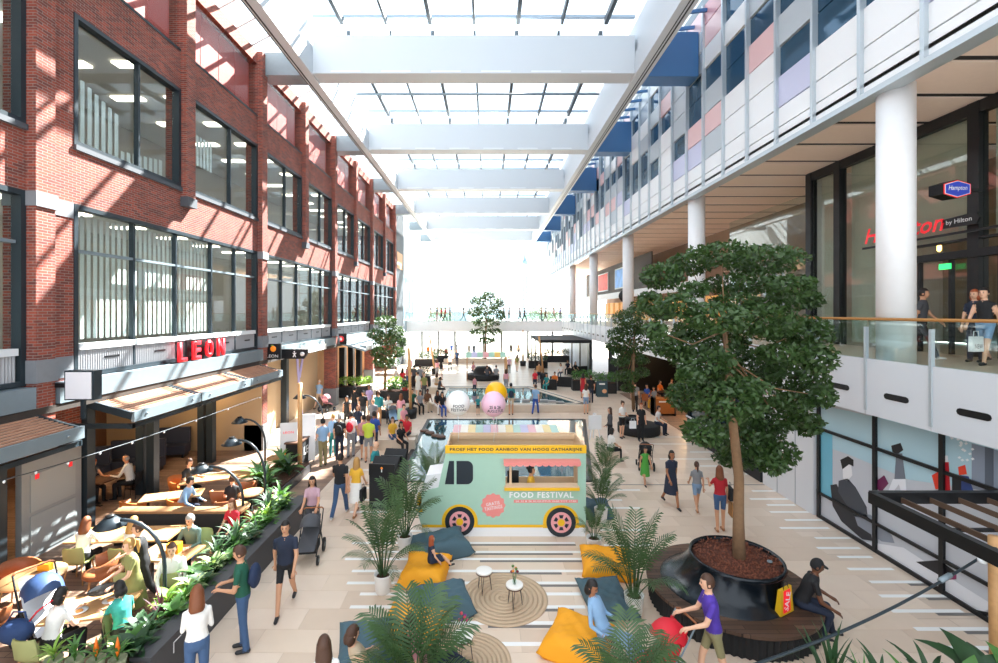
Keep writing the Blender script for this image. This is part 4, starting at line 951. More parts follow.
t3 = thing('bench_planter', 'long low stone bench planter under the far airy tree', 'planter', (-1.6, 54.6, 0)); boxo('bench_body', (-3.6, -.6, 0), (3.6, .6, .45), sbeige, t3); boxo('soil_bed', (-3.2, -.35, .45), (3.2, .35, .48), soil, t3)
for k, (x, y, w, h_) in enumerate(((536, 318, 16, 14), (552, 316, 14, 18), (440, 318, 14, 16))):
    c = AY(x, y, 150); kk = 150/F
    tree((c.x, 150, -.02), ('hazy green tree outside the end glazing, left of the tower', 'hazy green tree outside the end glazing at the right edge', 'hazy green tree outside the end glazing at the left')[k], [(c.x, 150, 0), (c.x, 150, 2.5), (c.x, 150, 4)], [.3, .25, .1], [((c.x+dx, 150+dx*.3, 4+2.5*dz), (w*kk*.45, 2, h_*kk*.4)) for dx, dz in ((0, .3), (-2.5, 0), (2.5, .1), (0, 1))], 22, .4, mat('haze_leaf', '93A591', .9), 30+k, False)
ORD = ['first', 'second', 'third', 'fourth', 'fifth', 'sixth', 'seventh', 'eighth', 'ninth', 'tenth', 'eleventh', 'twelfth', 'thirteenth', 'fourteenth', 'fifteenth', 'sixteenth', 'seventeenth', 'eighteenth', 'nineteenth', 'twentieth']
# ------------------------------------------------------------------ awnings and signs on the brick wall
def awning(ya, yb, label):
    t = thing('awning', label, 'awning', (-10, ya, 3.8), g='slatted awnings over the terrace'); w = yb-ya-.06
    fr = lambda u, v, w_=0: (1.2*u, v, -.03-.33*u+w_)
    MB().bar(fr(1, 0, -.04), fr(1, w, -.04), .08, .26).obj('front_channel', steel, t)
    for v in (0.03, w-.03): MB().bar(fr(0, v, -.03), fr(.98, v, -.03), .07, .18).obj('side_arm', dkframe, t)
    MB().bar(fr(.5, 0, -.07), fr(.5, w, -.07), .05, .08).obj('cross_rail', dkframe, t)
    for k in range(11):
        u = .04 + .9*k/10; MB().bar(fr(u, .05, .03), fr(u, w-.05, .03), .075, .03).obj('slat', slatw, t)
    for v in (.4, w-.4): MB().tube([fr(1.03, v, -.02), fr(1.06, v, -.02)], .03, 8).obj('bolt', steel, t)
for i, (a, b, lb) in enumerate(((4.6, 7.3, 'slatted timber awning nearest the camera at the left picture edge'), (7.3, 10.05, 'slatted timber awning left of the white light box'), (11.4, 14.1, 'slatted timber awning right of the white light box'), (14.1, 17.05, 'slatted timber awning below the red restaurant letters'), (17.05, 19.7, 'slatted timber awning farthest along the restaurant front'))): awning(a, b, lb)
for a, b in ((4.6, 10.0), (11.4, 19.7)): boxo('trim_%d' % (20+int(a)), (-8.95, a, 3.1), (-8.85, b, 3.2), dkframe, k='structure')
for y in (5, 10.0, 11.5, 14.1, 17.1, 19.6): MB().bar((-10.9, y, 3.15), (-8.85, y, 3.15), .08, .12).obj('trim_%d' % (40+int(y)), dkframe, k='structure')
sg = thing('restaurant_sign', 'large red restaurant letters mounted over the awnings', 'sign', (-9.82, 15.7, 4.72))
for k, ch in enumerate('LEON'):
    me = fit_text(ch, .4, .62, red, bold=.03); bm = bmesh.new(); bm.from_mesh(me); r_ = bmesh.ops.extrude_face_region(bm, geom=bm.faces[:]); bmesh.ops.translate(bm, vec=(0, 0, .08), verts=[v for v in r_['geom'] if isinstance(v, bmesh.types.BMVert)]); bm.to_mesh(me); bm.free()
    put('letter', me, sg, (0.02, -1.0+k*.7, 0), FACE_E)
boxo('backing_board', (-.12, -.6, -.4), (-.06, 1.0, .36), black, sg); boxo('backing_rail', (-.1, -1.35, -.36), (-.02, 1.4, -.3), black, sg)
c = AY(79, 386, 10.3); lb_ = thing('light_box', 'blank white square light box on a bracket beside the brick pier', 'sign', c)
boxo('box_body', (-.33, 0, -.32), (.33, .22, .34), dkframe, lb_); boxo('white_face', (-.3, -.01, -.29), (.28, 0, .31), mat('light_box_face', 'E2E2E8', .5), lb_); boxo('bracket', (-.75, .08, -.05), (-.33, .14, .05), black, lb_); boxo('post', (-.04, .08, -.75), (.04, .14, -.32), dkframe, lb_)
c = AY(272.5, 351.5, 20.4); s2 = thing('hanging_sign', 'black hanging sign with an orange fruit and white restaurant name', 'sign', c)
boxo('sign_board', (-.36, 0, -.34), (.36, .1, .34), black, s2); MB().ell((.04, -.02, .12), (.13, .03, .13), 14, 10).obj('orange_fruit', mat('orange_print', 'F08A1E', .5, emit=.3), s2); MB().ell((.0, -.02, .27), (.07, .02, .03), 8, 6).obj('fruit_leaf', LEAFM['lime'], s2)
put('lettering', fit_text('LEON', .5, .13, wht), s2, (0, -.012, -.2), FACE_S); boxo('arm', (-.6, .03, .2), (-.36, .07, .26), black, s2)
c = AY(294, 354, 20.9); s3 = thing('hanging_sign', 'long black facilities sign with two white symbols beside the fruit sign', 'sign', c)
MB().prism([(-.62, -.22), (.45, -.22), (.62, .02), (.62, .22), (-.62, .22)], lambda u, v: V((u, 0, v)), (0, .1, 0)).obj('sign_board', black, s3)
MB().lathe([(.1, 0), (.1, .01)], 20).obj('round_symbol', wht, s3, (.38, 0, .0), (pi/2, 0, 0)); boxo('arm', (-1.25, .03, .1), (-.62, .07, .16), black, s3); MB().ell((.02, -.01, .1), (.035, .01, .035), 8, 6).obj('person_symbol_head', wht, s3)
MB().prism([(-.08, .05), (.12, .05), (.05, -.02), (.1, -.14), (.05, -.14), (.02, -.05), (-.01, -.14), (-.06, -.14), (-.01, -.02)], lambda u, v: V((u, -.008, v)), (0, .01, 0)).obj('person_symbol_body', wht, s3)
c = AY(341, 339, 30.2); s4 = thing('hanging_sign', 'square black hanging sign with a red round emblem farther along the brick wall', 'sign', c)
boxo('sign_board', (-.36, 0, -.36), (.36, .1, .36), black, s4); MB().prism([(.2*cos(a), .2*sin(a)) for a in [2*pi*i/20 for i in range(20)]], lambda u, v: V((u, -.012, v)), (0, .01, 0)).obj('red_emblem', mat('emblem_red', 'C8202A', .5, emit=.3), s4); MB().prism([(-.06, -.09), (.06, -.09), (.09, .02), (0, .13), (-.09, .02)], lambda u, v: V((u, -.022, v)), (0, .01, 0)).obj('white_flame', wht, s4)
t = thing('awning', 'grey flat awning with white letter strip over the second shopfront', 'awning', (-10, 30.2, 3.9))
MB().add([(0, 0, .15), (1.9, 0, -.35), (1.9, 6.5, -.35), (0, 6.5, .15), (0, 0, .05), (1.9, 0, -.5), (1.9, 6.5, -.5), (0, 6.5, .05)], [(0, 1, 2, 3), (7, 6, 5, 4), (0, 4, 5, 1), (1, 5, 6, 2), (2, 6, 7, 3), (3, 7, 4, 0)]).obj('canopy', steel, t)
for k in range(12): boxo('letter_block', (1.9, .4+k*.45, -.46), (1.93, .7+k*.45, -.2), wht, t)
t = thing('shop_fascia_sign', 'row of raised white letters on the cream shopfront fascia', 'sign', (-9.7, 25, 4.1))
for k in range(14): boxo('letter_block', (0, -2.2+k*.34, -.3), (.06, -1.98+k*.34, .02 if k % 3 else .12), wht, t)

# ------------------------------------------------------------------ terrace
olive = mat('chair_olive', 'A3A871', .6); orange = mat('chair_orange', 'C4702C', .55, var=.1); tanlea = mat('chair_tan', '9A5A34', .5, var=.1); oak = mat('oak_top', 'BC8F60', .5, var=.15, scale=8)
def mesh_set_chair(m):
    b = MB()
    for (x, y, z) in [(0, 0, 0)]:
        vs = []; fs = []; n = 8; prof = [(-.21, .45), (-.1, .435), (.05, .43), (.16, .45), (.2, .52), (.215, .64), (.235, .76), (.24, .84)]
        for py, pz in prof:
            for j in range(n+1): u = 2*j/n-1; vs.append((u*.215*(1 if pz < .8 else .85), py - (.05*u*u if pz > .5 else 0), pz + .03*u*u*(pz < .5)))
        for i in range(len(prof)-1):
            for j in range(n): a = i*(n+1)+j; fs.append((a, a+1, a+n+2, a+n+1))
        k = len(vs); vs += [(a, b_ + (.02 if c_ > .5 else 0), c_ - (.0 if c_ > .5 else .02)) for a, b_, c_ in vs]; fs += [tuple(q+k for q in f) for f in fs]
        b.add(vs, fs, 0, True)
    return b.mesh('shell', m)
SH = {k: mesh_set_chair(m) for k, m in (('olive', olive), ('orange', orange), ('tan', tanlea), ('black', blk2))}
leg_m = MB().tube([(0, 0, .43), (.05, .05, 0)], [.018, .013], 6).mesh('leg', wood); leg_b = MB().tube([(0, 0, .43), (.03, .03, 0)], .01, 6).mesh('leg', black)
def chair(x, y, rot, col, label, metal=False, g='terrace chairs'):
    t = thing('shell_chair', label, 'chair', (x, y, .004), radians(rot), g); put('shell', SH[col], t)
    for sx in (-1, 1):
        for sy in (-1, 1): put('leg', leg_b if metal else leg_m, t, (sx*.15, sy*.14, 0), sc=(sx, sy, 1))
    return t
tubm = {}
def tub(x, y, rot, m, label):
    t = thing('tub_armchair', label, 'armchair', (x, y, .004), radians(rot), 'rounded terrace armchairs')
    if m.name not in tubm:
        vs = []; fs = []; n = 16; prof = [(.26, .42), (.3, .42), (.34, .6), (.36, .78), (.33, .79), (.29, .6), (.25, .45)]
        for j in range(n+1):
            a = -pi*.08 + pi*1.16*j/n; k = .72 + .28*sin(max(0, min(pi, a)))
            for r_, z in prof: vs.append((r_*cos(a), r_*sin(a), .42 + (z-.42)*k if z > .42 else z))
        p = len(prof)
        for j in range(n):
            for i in range(p): fs.append((j*p+i, j*p+(i+1) % p, (j+1)*p+(i+1) % p, (j+1)*p+i))
        tubm[m.name] = (MB().add(vs, fs, 0, True).mesh('shell_back', m), MB().lathe([(.27, .36), (.31, .4), (.3, .46), (.24, .48), (.01, .48)], 20).mesh('cushion', m))
    put('shell_back', tubm[m.name][0], t); put('cushion', tubm[m.name][1], t)
    for sx in (-1, 1):
        for sy in (-1, 1): put('leg', leg_m, t, (sx*.16, sy*.16, -.02), sc=(sx, sy, 1))
def table(x, y, sx, sy, rot, label, m=None, round_=False, h=.75):
    t = thing('dining_table', label, 'table', (x, y, .004), radians(rot))
    if round_: MB().lathe([(.02, h-.03), (sx-.01, h-.03), (sx, h-.02), (sx, h), (.02, h)], 32).obj('table_top', m or oak, t); MB().lathe([(.26, 0), (.26, .02), (.04, .05), (.035, h-.03)], 16).obj('pedestal', black, t)
    else:
        MB().cb((0, 0, h-.02), (sx, sy, .04)).obj('table_top', m or oak, t)
        for a in (-1, 1):
            MB().cb((a*(sx/2-.15), 0, h/2-.02), (.07, .07, h-.04)).obj('leg', black, t); MB().cb((a*(sx/2-.15), 0, .015), (.08, sy*.7, .03)).obj('foot', black, t)
def item(name, mb, m, loc, label, cat): mb.obj(name, m, None, loc, L=label, C=cat)
table(-9.05, 9.15, .52, 0, 0, 'round oak table between the tan armchairs at the left picture edge', round_=True)
tub(-9.75, 9.55, 70, tanlea, 'tan rounded armchair behind the round oak table at the left edge'); tub(-9.0, 8.25, 190, tanlea, 'tan rounded armchair in front of the round oak table'); tub(-8.3, 9.85, -50, tanlea, 'tan rounded armchair right of the round oak table')
item('menu_box', MB().box((-.12, -.05, 0), (.12, .05, .14)), mat('mustard_box', 'E09A1E', .5), (-9.0, 9.35, .756), 'mustard yellow menu box on the round oak table', 'box')
table(-7.05, 8.2, 1.25, .75, 12, 'oak table with plates in front of the person in the olive tee')
chair(-7.3, 7.45, 175, 'olive', 'olive shell chair under the person with the red bag strap')
def plate(x, y, label, m=white):
    t = thing('plate', label, 'plate', (x, y, .756)); MB().lathe([(.07, 0), (.12, .015), (.125, .02), (.07, .008)], 20).obj('dish', m, t); MB().ell((0, 0, .02), (.06, .05, .025), 8, 6).obj('food', mat('food_tan', 'C98A4A', .7), t)
plate(-7.15, 8.05, 'pale plate of food in front of the person with the red strap'); plate(-6.85, 8.35, 'small plate beside the serving tray on the oak table'); item('cup', MB().lathe([(.03, 0), (.04, .08), (.035, .08), (.028, .01)], 12), white, (-6.65, 8.15, .756), 'white cup on the oak table by the person in the olive tee', 'cup')
table(-6.95, 10.05, 1.15, .7, -4, 'light oak table with a mustard box in front of the grey green shirt'); item('menu_box', MB().box((-.13, -.08, 0), (.13, .08, .2)), MATS['mustard_box'], (-6.85, 10.05, .756), 'mustard yellow box on the table behind the planter', 'box')
chair(-6.75, 10.75, 0, 'olive', 'olive shell chair of the person in the grey green shirt'); chair(-7.25, 9.35, 180, 'olive', 'empty olive shell chair beside the planter, back to the camera')
chair(-6.35, 9.3, 180, 'olive', 'olive shell chair of the person in the white shirt by the planter')
table(-8.55, 10.9, 2.3, .75, 3, 'long light oak table with two people in white')
for k, (x, r_) in enumerate(((-9.1, 186), (-8.1, 178))): chair(x, 10.25, r_, 'olive', ('olive shell chair under the left one of two people in white', 'olive shell chair under the right one of two people in white')[k])
bx = thing('bench_box', 'long timber topped divider between the terrace tables', 'divider', (-8.0, 12.0, .004)); boxo('divider_body', (-1.6, -.2, 0), (1.6, .2, .8), blk2, bx); boxo('timber_top', (-1.65, -.16, .8), (1.65, .16, .86), mat('walnut', '9A7450', .5, var=.2), bx)
for k in range(2):
    tub(-9.9+k*1.2, 12.9+.15*k, 160-30*k, orange, ('orange rounded armchair left of the person in light blue', 'orange rounded armchair of the person in light blue')[k])
table(-9.05, 13.2, 1.5, .6, 20, 'low orange tinted table in front of the person in light blue')
table(-8.55, 14.75, 2.2, .7, 25, 'long oak table in front of the person in the black tee'); tub(-9.75, 14.6, 90, orange, 'orange rounded armchair of the person in the black tee'); tub(-7.9, 13.7, 185, tanlea, 'tan rounded armchair at the near side of the long oak table'); tub(-7.6, 14.4, 200, tanlea, 'tan rounded armchair at the far end of the long oak table')
for k, (x, y) in enumerate(((-6.9, 13.4), (-6.8, 12.4), (-7.6, 16.6), (-6.9, 12.0))):
    if k < 3: table(x, y, .36, 0, 0, ('small round oak table by the plants behind the lamps', 'small round oak table behind the planter below the second lamp', 'small round oak table far along the terrace')[k], round_=True)
table(-12.1, 14.9, 1.6, .8, 80, 'dark timber table indoors between the person and the person', dkwood)
for k, (x, y, r_) in enumerate(((-12.7, 14.5, 90), (-11.5, 14.9, -80), (-12.2, 13.6, 170))): chair(x, y, r_, 'black', ('black metal chair indoors left of the dark table', 'black metal chair indoors under the person in white', 'empty black metal chair indoors nearest the terrace')[k], True, 'indoor metal chairs')
for k, (x, y) in enumerate(((-13.2, 17.2), (-14.5, 16.2), (-13.4, 19))):
    t = thing('banquette', 'dark blue upholstered banquette deep in the restaurant, %s from the terrace' % ORD[k], 'bench', (x, y, .004), .2); boxo('bench_seat', (-.9, -.3, .15), (.9, .3, .5), mat('banquette_blue', '2B3348', .6), t); boxo('bench_back', (-.9, .2, .5), (.9, .35, 1.15), MATS['banquette_blue'], t)
    for sx in (-.8, .8): boxo('bench_leg', (sx-.04, -.25, 0), (sx+.04, .25, .15), black, t)
for k, (x, y) in enumerate(((-12.3, 12.9), (-12.6, 14.2), (-12.9, 15.6), (-11.9, 17.2), (-11.8, 18.9), (-13.6, 13.4))):
    t = thing('pendant_lamp', 'warm glowing tube pendant inside the restaurant, %s from the camera' % ORD[k], 'lamp', (x, y, 3.75), g='restaurant pendants')
    MB().tube([(0, 0, 0), (0, 0, -.55)], .008, 4).obj('cord', black, t); MB().lathe([(.05, -.95), (.06, -.93), (.06, -.6), (.03, -.55)], 12).obj('glass_tube', warm, t)
    l = bpy.data.lights.new('pendant_light', 'POINT'); l.energy = 45; l.color = (1, .7, .4); l.shadow_soft_size = .15; lo = bpy.data.objects.new('pendant_light', l); COL.objects.link(lo); lo.parent = t; lo.location = (.25, 0, -.9)
# long planter beside the walkway
pl = thing('long_planter', 'long dark planter wall between the terrace and the walkway', 'planter', (-5.2, 10, 0))
pgrey = mat('planter_grey', '47474A', .6, var=.05); boxo('outer_wall', (-.34, -2.9, 0), (0, 3.4, .66), pgrey, pl); boxo('inner_wall', (-.87, -2.9, 0), (-.8, 3.4, .6), pgrey, pl); boxo('end_wall', (-.8, -2.9, 0), (-.34, -2.8, .6), dkwood, pl); boxo('end_wall', (-.8, 3.3, 0), (-.34, 3.4, .6), pgrey, pl); boxo('soil_bed', (-.8, -2.8, 0), (-.34, 3.3, .52), soil, pl)
MB().box((0, -2.4, .36), (.004, -2.38, .54)).box((0, -2.4, .52), (.004, -2.2, .54)).obj('white_bracket_mark', wht, pl)
R = random.Random(31)
specs = [('broad', 'mid', 16, .42), ('broad', 'dark', 14, .4), ('spike', 'burg', 14, .5), ('broad', 'lime', 16, .4), ('broad', 'pale', 18, .42), ('broad', 'mid', 16, .45), ('broad', 'pale', 18, .45), ('strap', 'dark', 20, .6), ('strap', 'dark', 22, .65), ('strap', 'dark', 22, .6), ('broad', 'mid', 14, .4), ('strap', 'mid', 20, .55), ('strap', 'lime', 16, .5), ('strap', 'dark', 20, .7), ('broad', 'lime', 16, .45), ('strap', 'mid', 18, .6)]
desc = {'broad': 'broad leaved', 'spike': 'upright burgundy', 'strap': 'strap leaved'}
for k, (kd_, c_, n_, s_) in enumerate(specs):
    y = 7.4 + k*.385; plant((-5.2-.58-.12*(k % 2)-R.uniform(0, .06), y, .5), kd_, c_, int(n_*1.4), s_*.95, '%s plant in the long dark planter, %s from the near end' % (desc[kd_], ORD[k]), k, 'plants in the long planter')
for k in range(14):
    kd_, c_ = (('broad', 'dark'), ('strap', 'dark'), ('broad', 'mid'), ('strap', 'mid'))[k % 4]; plant((-5.2-.4-.08*(k % 2), 7.3+.44*k, .5), kd_, c_, 22, .42, 'low %s plant on the walkway side of the planter, %s from near end' % (desc[kd_], ORD[k]), 140+k, 'front row plants in the long planter')
for k in range(6): 
    kd_, c_ = (('strap', 'dark'), ('broad', 'mid'), ('strap', 'mid'))[k % 3]; plant((-7.0-.35*(k % 3)+.15*(k//3), 14.5+.45*k, 0.35), kd_, c_, 18, .75, '%s plant in the far terrace bed, %s from the near end' % (desc[kd_], ORD[k]), 60+k, 'plants in the far terrace bed')
fb = thing('far_planter', 'low dark plant bed at the far end of the terrace', 'planter', (-7.2, 16.6, 0)); boxo('bed_wall', (-.75, -2.3, 0), (.55, .7, .3), pgrey, fb); boxo('bed_soil', (-.7, -2.25, .3), (.5, .65, .36), soil, fb)
pb = thing('plant_shelf', 'low timber shelf carrying the potted flowers at bottom left', 'shelf', (-6.0, 6.85, 0)); boxo('shelf_top', (-.75, -.15, .58), (.75, .2, .62), dkwood, pb)
for sx in (-.7, .7): boxo('shelf_leg', (sx-.03, -.13, 0), (sx+.03, .18, .58), dkwood, pb)
opot = mat('olive_pot', '8E9273', .6)
for k in range(4):
    t = plant((-6.5+k*.32, 6.88, .62), 'strap', 'lime' if k == 0 else 'mid', 14, .34, ('spiky pale variegated plant in an olive pot at bottom left', 'green strap leaved plant in an olive pot beside the orange blooms', 'bromeliad with a tall orange bloom in an olive pot', 'bromeliad with a wide orange bloom in an olive pot')[k], 80+k, 'potted flowers on the shelf', opot)
    if k > 1: MB().lathe([(.005, .2), (.035, .34), (.02, .44), (.004, .52)], 8).obj('bloom', mat('bromeliad_orange', 'F0741A', .5), t)
# arched lamps
def arch_lamp(bx_, by_, label, h=2.0, reach=1.05, zb=.004):
    t = thing('arched_lamp', label, 'lamp', (bx_, by_, zb), g='black arched terrace lamps'); hh = h-zb
    pts = [(0, 0, 0), (0, 0, hh*.55)] + [(-reach*.75*(1-cos(a)), 0, hh*.55 + hh*.45*sin(a)) for a in [pi/2*i/7 for i in range(1, 8)]] + [(-reach*.8, 0, hh*1.0)]
    MB().tube(pts, .035, 8).obj('curved_post', dkframe, t)
    MB().lathe([(.02, .1), (.1, .1), (.16, .04), (.27, -.06), (.26, -.07), (.14, .02), (.02, .06)], 24).obj('shade', dkframe, t, (-reach, 0, hh-.05)); MB().lathe([(.07, .1), (.08, .14), (.02, .15)], 12).obj('shade_cap', black, t, (-reach, 0, hh-.05))
arch_lamp(-6.22, 8.85, 'arched black lamp nearest the camera over the terrace tables'); arch_lamp(-6.5, 12.2, 'arched black lamp second from the camera by the divider', 1.9, 1.1); arch_lamp(-6.35, 13.1, 'arched black lamp third from the camera over the plants', 2.35, .95)
arch_lamp(-7.9, 16.3, 'arched black lamp fourth from the camera in the far bed', 2.2, .9, .36); arch_lamp(-6.9, 19.3, 'arched black lamp farthest from the camera near the counter', 2.5, 1.0, .0)
# string light cable
t = thing('light_string', 'thin cable with small bulbs strung along the awning fronts', 'string lights', (0, 0, 0)); pts = [AX(-60 + 32*k, 497 - 10*k + 5*sin(pi*k/10), -8.3) for k in range(11)]
MB().tube(pts, .012, 5).obj('cable', dkframe, t)
for k, p in enumerate(pts[1:]): MB().lathe([(.01, .0), (.02, -.02), (.02, -.04), (.008, -.06)], 8).obj('bulb', offw, t, p)
# wooden poles
def pole(base, top, label, pot=True):
    base, top = V(base), V(top); t = thing('timber_pole', label, 'pole', base); MB().tube([(0, 0, .05), top-base], .085, 10).obj('pole_shaft', wood, t)
    if pot: MB().lathe([(.3, 0), (.36, .55), (.3, .55), (.28, .48), (.02, .48)], 18).obj('black_pot', black, t)
pole(G(300, 476), AY(300, 383, 16.9), 'upright timber pole beside the restaurant counter', False); pole(G(411, 418), AY(409, 348, 26), 'upright timber pole in a black pot left of the pool'); pole(G(435, 374), AY(429.5, 335, 44), 'leaning timber pole left of the far white floor'); pole(G(523, 366), AY(523, 330, 51), 'upright timber pole in a black pot beside the far walkway'); pole(G(544, 379), AY(539, 336, 41), 'leaning timber pole by the dark pergola'); pole(G(507, 384), AY(506, 357, 38), 'slim timber pole holding the striped sunshade', False)
t = thing('service_counter', 'black counter with white lettering at the end of the terrace', 'counter', (-7.15, 17.4, 0)); boxo('counter_body', (-.5, 0, 0), (0, 2.6, 1.0), blk2, t); boxo('counter_top', (-.55, -.05, 1.0), (.03, 2.65, 1.05), dkwood, t); put('lettering', fit_text('LEON', 1.1, .32, wht, bold=.02), t, (.01, 1.0, .6), FACE_E)
def board(x, y, w, h, label, m, txt=None):
    q = G(x, y); t = thing('sign_board', label, 'sign', (q.x, q.y, 0), radians(15)); MB().add([(-w/2, 0, .1), (w/2, 0, .1), (w/2, .18, h), (-w/2, .18, h), (-w/2, .03, .1), (w/2, .03, .1), (w/2, .21, h), (-w/2, .21, h)], [(0, 1, 2, 3), (7, 6, 5, 4), (0, 4, 5, 1), (1, 5, 6, 2), (2, 6, 7, 3), (3, 7, 4, 0)]).obj('panel', m, t)
    for sx in (-1, 1): MB().bar((sx*w*.4, .05, 0), (sx*w*.4, .2, h), .03, .03).obj('stand_leg', black, t)
    if txt: put('lettering', fit_text(txt, w*.6, .08, red), t, (0, .11, h*.8), (radians(84), 0, 0))
    return t
t = board(288, 470, .62, 1.75, 'tall white menu board with red name and a food picture', white, 'LEON'); MB().ell((0, .02, .55), (.2, .02, .16), 12, 8).obj('food_picture', mat('orange_print', 'F08A1E'), t)
board(307, 463, .6, 1.9, 'plain white board standing at the end of the counter', white)
# charging totems
for k, (x, y, w, lb) in enumerate(((382, 511, .8, 'black charging totem nearest the palms'), (392, 500, .72, 'black charging totem behind the nearer one'))):
    q = G(x, y); t = thing('charging_totem', lb, 'totem', (q.x, q.y, 0), radians(-6)); MB().add([(-w/2, 0, .06), (w/2, 0, .06), (w/2, .5, .06), (-w/2, .5, .06), (-w/2, .0, 1.15), (w/2, .0, 1.15), (w/2, .5, 1.5), (-w/2, .5, 1.5)], [(0, 3, 2, 1), (4, 5, 6, 7), (0, 1, 5, 4), (1, 2, 6, 5), (2, 3, 7, 6), (3, 0, 4, 7)]).obj('totem_body', blk2, t)
    MB().box((-w/2, -.03, 1.08), (w/2, .02, 1.42)).obj('screen_panel', black, t); MB().ell((0, -.035, 1.3), (.035, .008, .035), 10, 8).obj('orange_mark', mat('orange_print', 'F08A1E'), t); boxo('white_mark', (-.012, -.04, 1.18), (.012, -.03, 1.27), wht, t)
    for sx in (-1, 1): MB().lathe([(.04, 0), (.04, .06)], 10).obj('caster', black, t, (sx*w*.4, .1, 0))
# strollers
def stroller(loc, rot, m1, m2, label, hood=1, frame=None, sc=1.0):
    t = thing('stroller', label, 'stroller', loc, radians(rot), sc=sc); fm = frame or black      # faces -Y, handle at +Y
    for sx in (-1, 1):
        MB().tube([(sx*.24, .42, 1.02), (sx*.24, .15, .6), (sx*.22, -.3, .18)], .014, 6).obj('frame_tube', fm, t); MB().tube([(sx*.24, .12, .62), (sx*.25, .32, .16)], .014, 6).obj('frame_tube', fm, t)
        for y, r_ in ((.34, .16), (-.34, .11)):
            w = MB(); w.lathe([(r_*.75, -.025), (r_, -.02), (r_, .02), (r_*.75, .025)], 20); o = w.obj('wheel', blk2, t, (sx*.27, y, r_), (0, pi/2, 0)); MB().lathe([(.03, -.03), (r_*.76, -.012), (r_*.76, .012), (.03, .03)], 12).obj('wheel_hub', steel, o)
    MB().tube([(-.24, .42, 1.02), (-.2, .46, 1.04), (.2, .46, 1.04), (.24, .42, 1.02)], .018, 6).obj('handle', mat('handle_tan', '9A5F3A', .6) if hood == 1 else black, t)
    MB().add([(-.2, .16, .62), (.2, .16, .62), (.2, -.2, .44), (-.2, -.2, .44), (-.2, -.42, .36), (.2, -.42, .36), (-.21, .3, .95), (.21, .3, .95), (-.2, .1, .5), (.2, .1, .5), (.2, -.3, .32), (-.2, -.3, .32)], [(0, 1, 2, 3), (3, 2, 5, 4), (0, 6, 7, 1), (8, 11, 10, 9), (0, 3, 11, 8), (1, 9, 10, 2)], 0, True).obj('seat', m1, t)
    MB().box((-.2, -.2, .2), (.2, .25, .36)).obj('basket', blk2, t)
    vs = []; fs = []; n, k = 8, 7
    for i in range(n+1):
        a = radians(-15 + (130 if hood else 90)*i/n)
        for j in range(k+1): b = pi*j/k; vs.append((.23*cos(b), .12 - .02 + .34*cos(a+.6)*(.35+.65*sin(b)) - .02, .68 + .36*sin(a+.6)*(.35+.65*sin(b))))
    for i in range(n):
        for j in range(k): q = i*(k+1)+j; fs.append((q, q+1, q+k+2, q+k+1))
    MB().add(vs, fs, 0, True).obj('hood', m2, t)
    return t
dgrey = mat('stroller_grey', '4C4D52', .7); strred = mat('stroller_red', 'D61F30', .6)
stroller((-8.0, 8.3, .004), 60, mat('stroller_silver', 'D9DADC', .6), mat('stroller_navy', '2C4670', .6), 'navy and silver pram beside the round oak table', sc=1.2)
bg_ = thing('changing_bag', 'navy blue bag hanging on the pram at the left', 'bag', (-8.05, 7.85, .35)); MB().ell((0, 0, .2), (.28, .18, .2), 14, 10).obj('bag_body', mat('bag_navy', '27406B', .8, bump=.4, bscale=20), bg_); MB().tube([(-.2, 0, .3), (-.1, .05, .5), (.1, .05, .5), (.2, 0, .3)], .015, 6).obj('strap', MATS['bag_navy'], bg_)
q = G(311, 556); stroller((q.x, q.y-.1, 0), 8, dgrey, dgrey, 'grey pram pushed by the person in the pink tee')
stroller((2.82, 7.4, 0), -75, strred, strred, 'bright red stroller held by the person in the purple tee', 1, steel)
q = G(645, 468); stroller((q.x, q.y, 0), 170, blk2, blk2, 'black stroller standing behind the person in the green dress')
q = G(393, 425); stroller((q.x, q.y, 0), 20, CC['skyblue'], dgrey, 'small stroller in the crowd beside the person in the teal hoodie')

# ------------------------------------------------------------------ right side: mural, hoarding notice, pergola, signs
XM = 9.7; M_ = lambda u, v, o=0.: (lambda p: V((p.x, p.y, p.z)))(AX(780 + u/1.826, 300 + v/1.826, XM - .002 - .004*o))
mw = thing('mural_wall', 'shop window wall printed with flat grey and blue figures of shoppers', 'mural', (0, 0, 0))
boxo('print_base', (XM, 4, 0), (XM+.1, 13.5, 3.5), mat('mural_grey', 'C3C7CF', .4), mw)
def fig(name, pts, c, o=1): MB().prism(pts, lambda u, v: M_(u, v, o), (.003, 0, 0)).obj(name, mat('mural_' + c, c, .45), mw)
fig('blue_field', [(66, 190), (398, 262), (398, 352), (235, 328), (125, 282), (66, 262)], 'AECFDB', .3); fig('pale_shape', [(150, 440), (225, 452), (330, 520), (394, 560), (362, 572), (300, 548), (205, 486)], 'E6E8EE', .6); fig('slate_band', [(350, 262), (398, 275), (398, 352), (350, 345)], '8C97A8', .6); fig('dark_band', [(374, 268), (390, 272), (390, 350), (374, 347)], '5C6674', 1)
fig('chair_shape', [(92, 338), (103, 336), (122, 372), (165, 408), (168, 440), (150, 437), (112, 404), (96, 376)], '23262D', 1); fig('man_body', [(107, 330), (124, 326), (138, 342), (158, 378), (160, 398), (138, 396), (120, 372), (106, 350)], '3E444E', 1.5); fig('man_face', [(114, 303), (130, 300), (132, 320), (123, 331), (115, 326)], 'E9E9EC', 1.5); fig('man_hair', [(110, 292), (124, 285), (134, 292), (134, 304), (126, 300), (114, 309)], '15161A', 2); fig('man_legs', [(135, 390), (165, 392), (204, 430), (209, 444), (186, 441), (142, 412)], '8C93A0', 1.5)
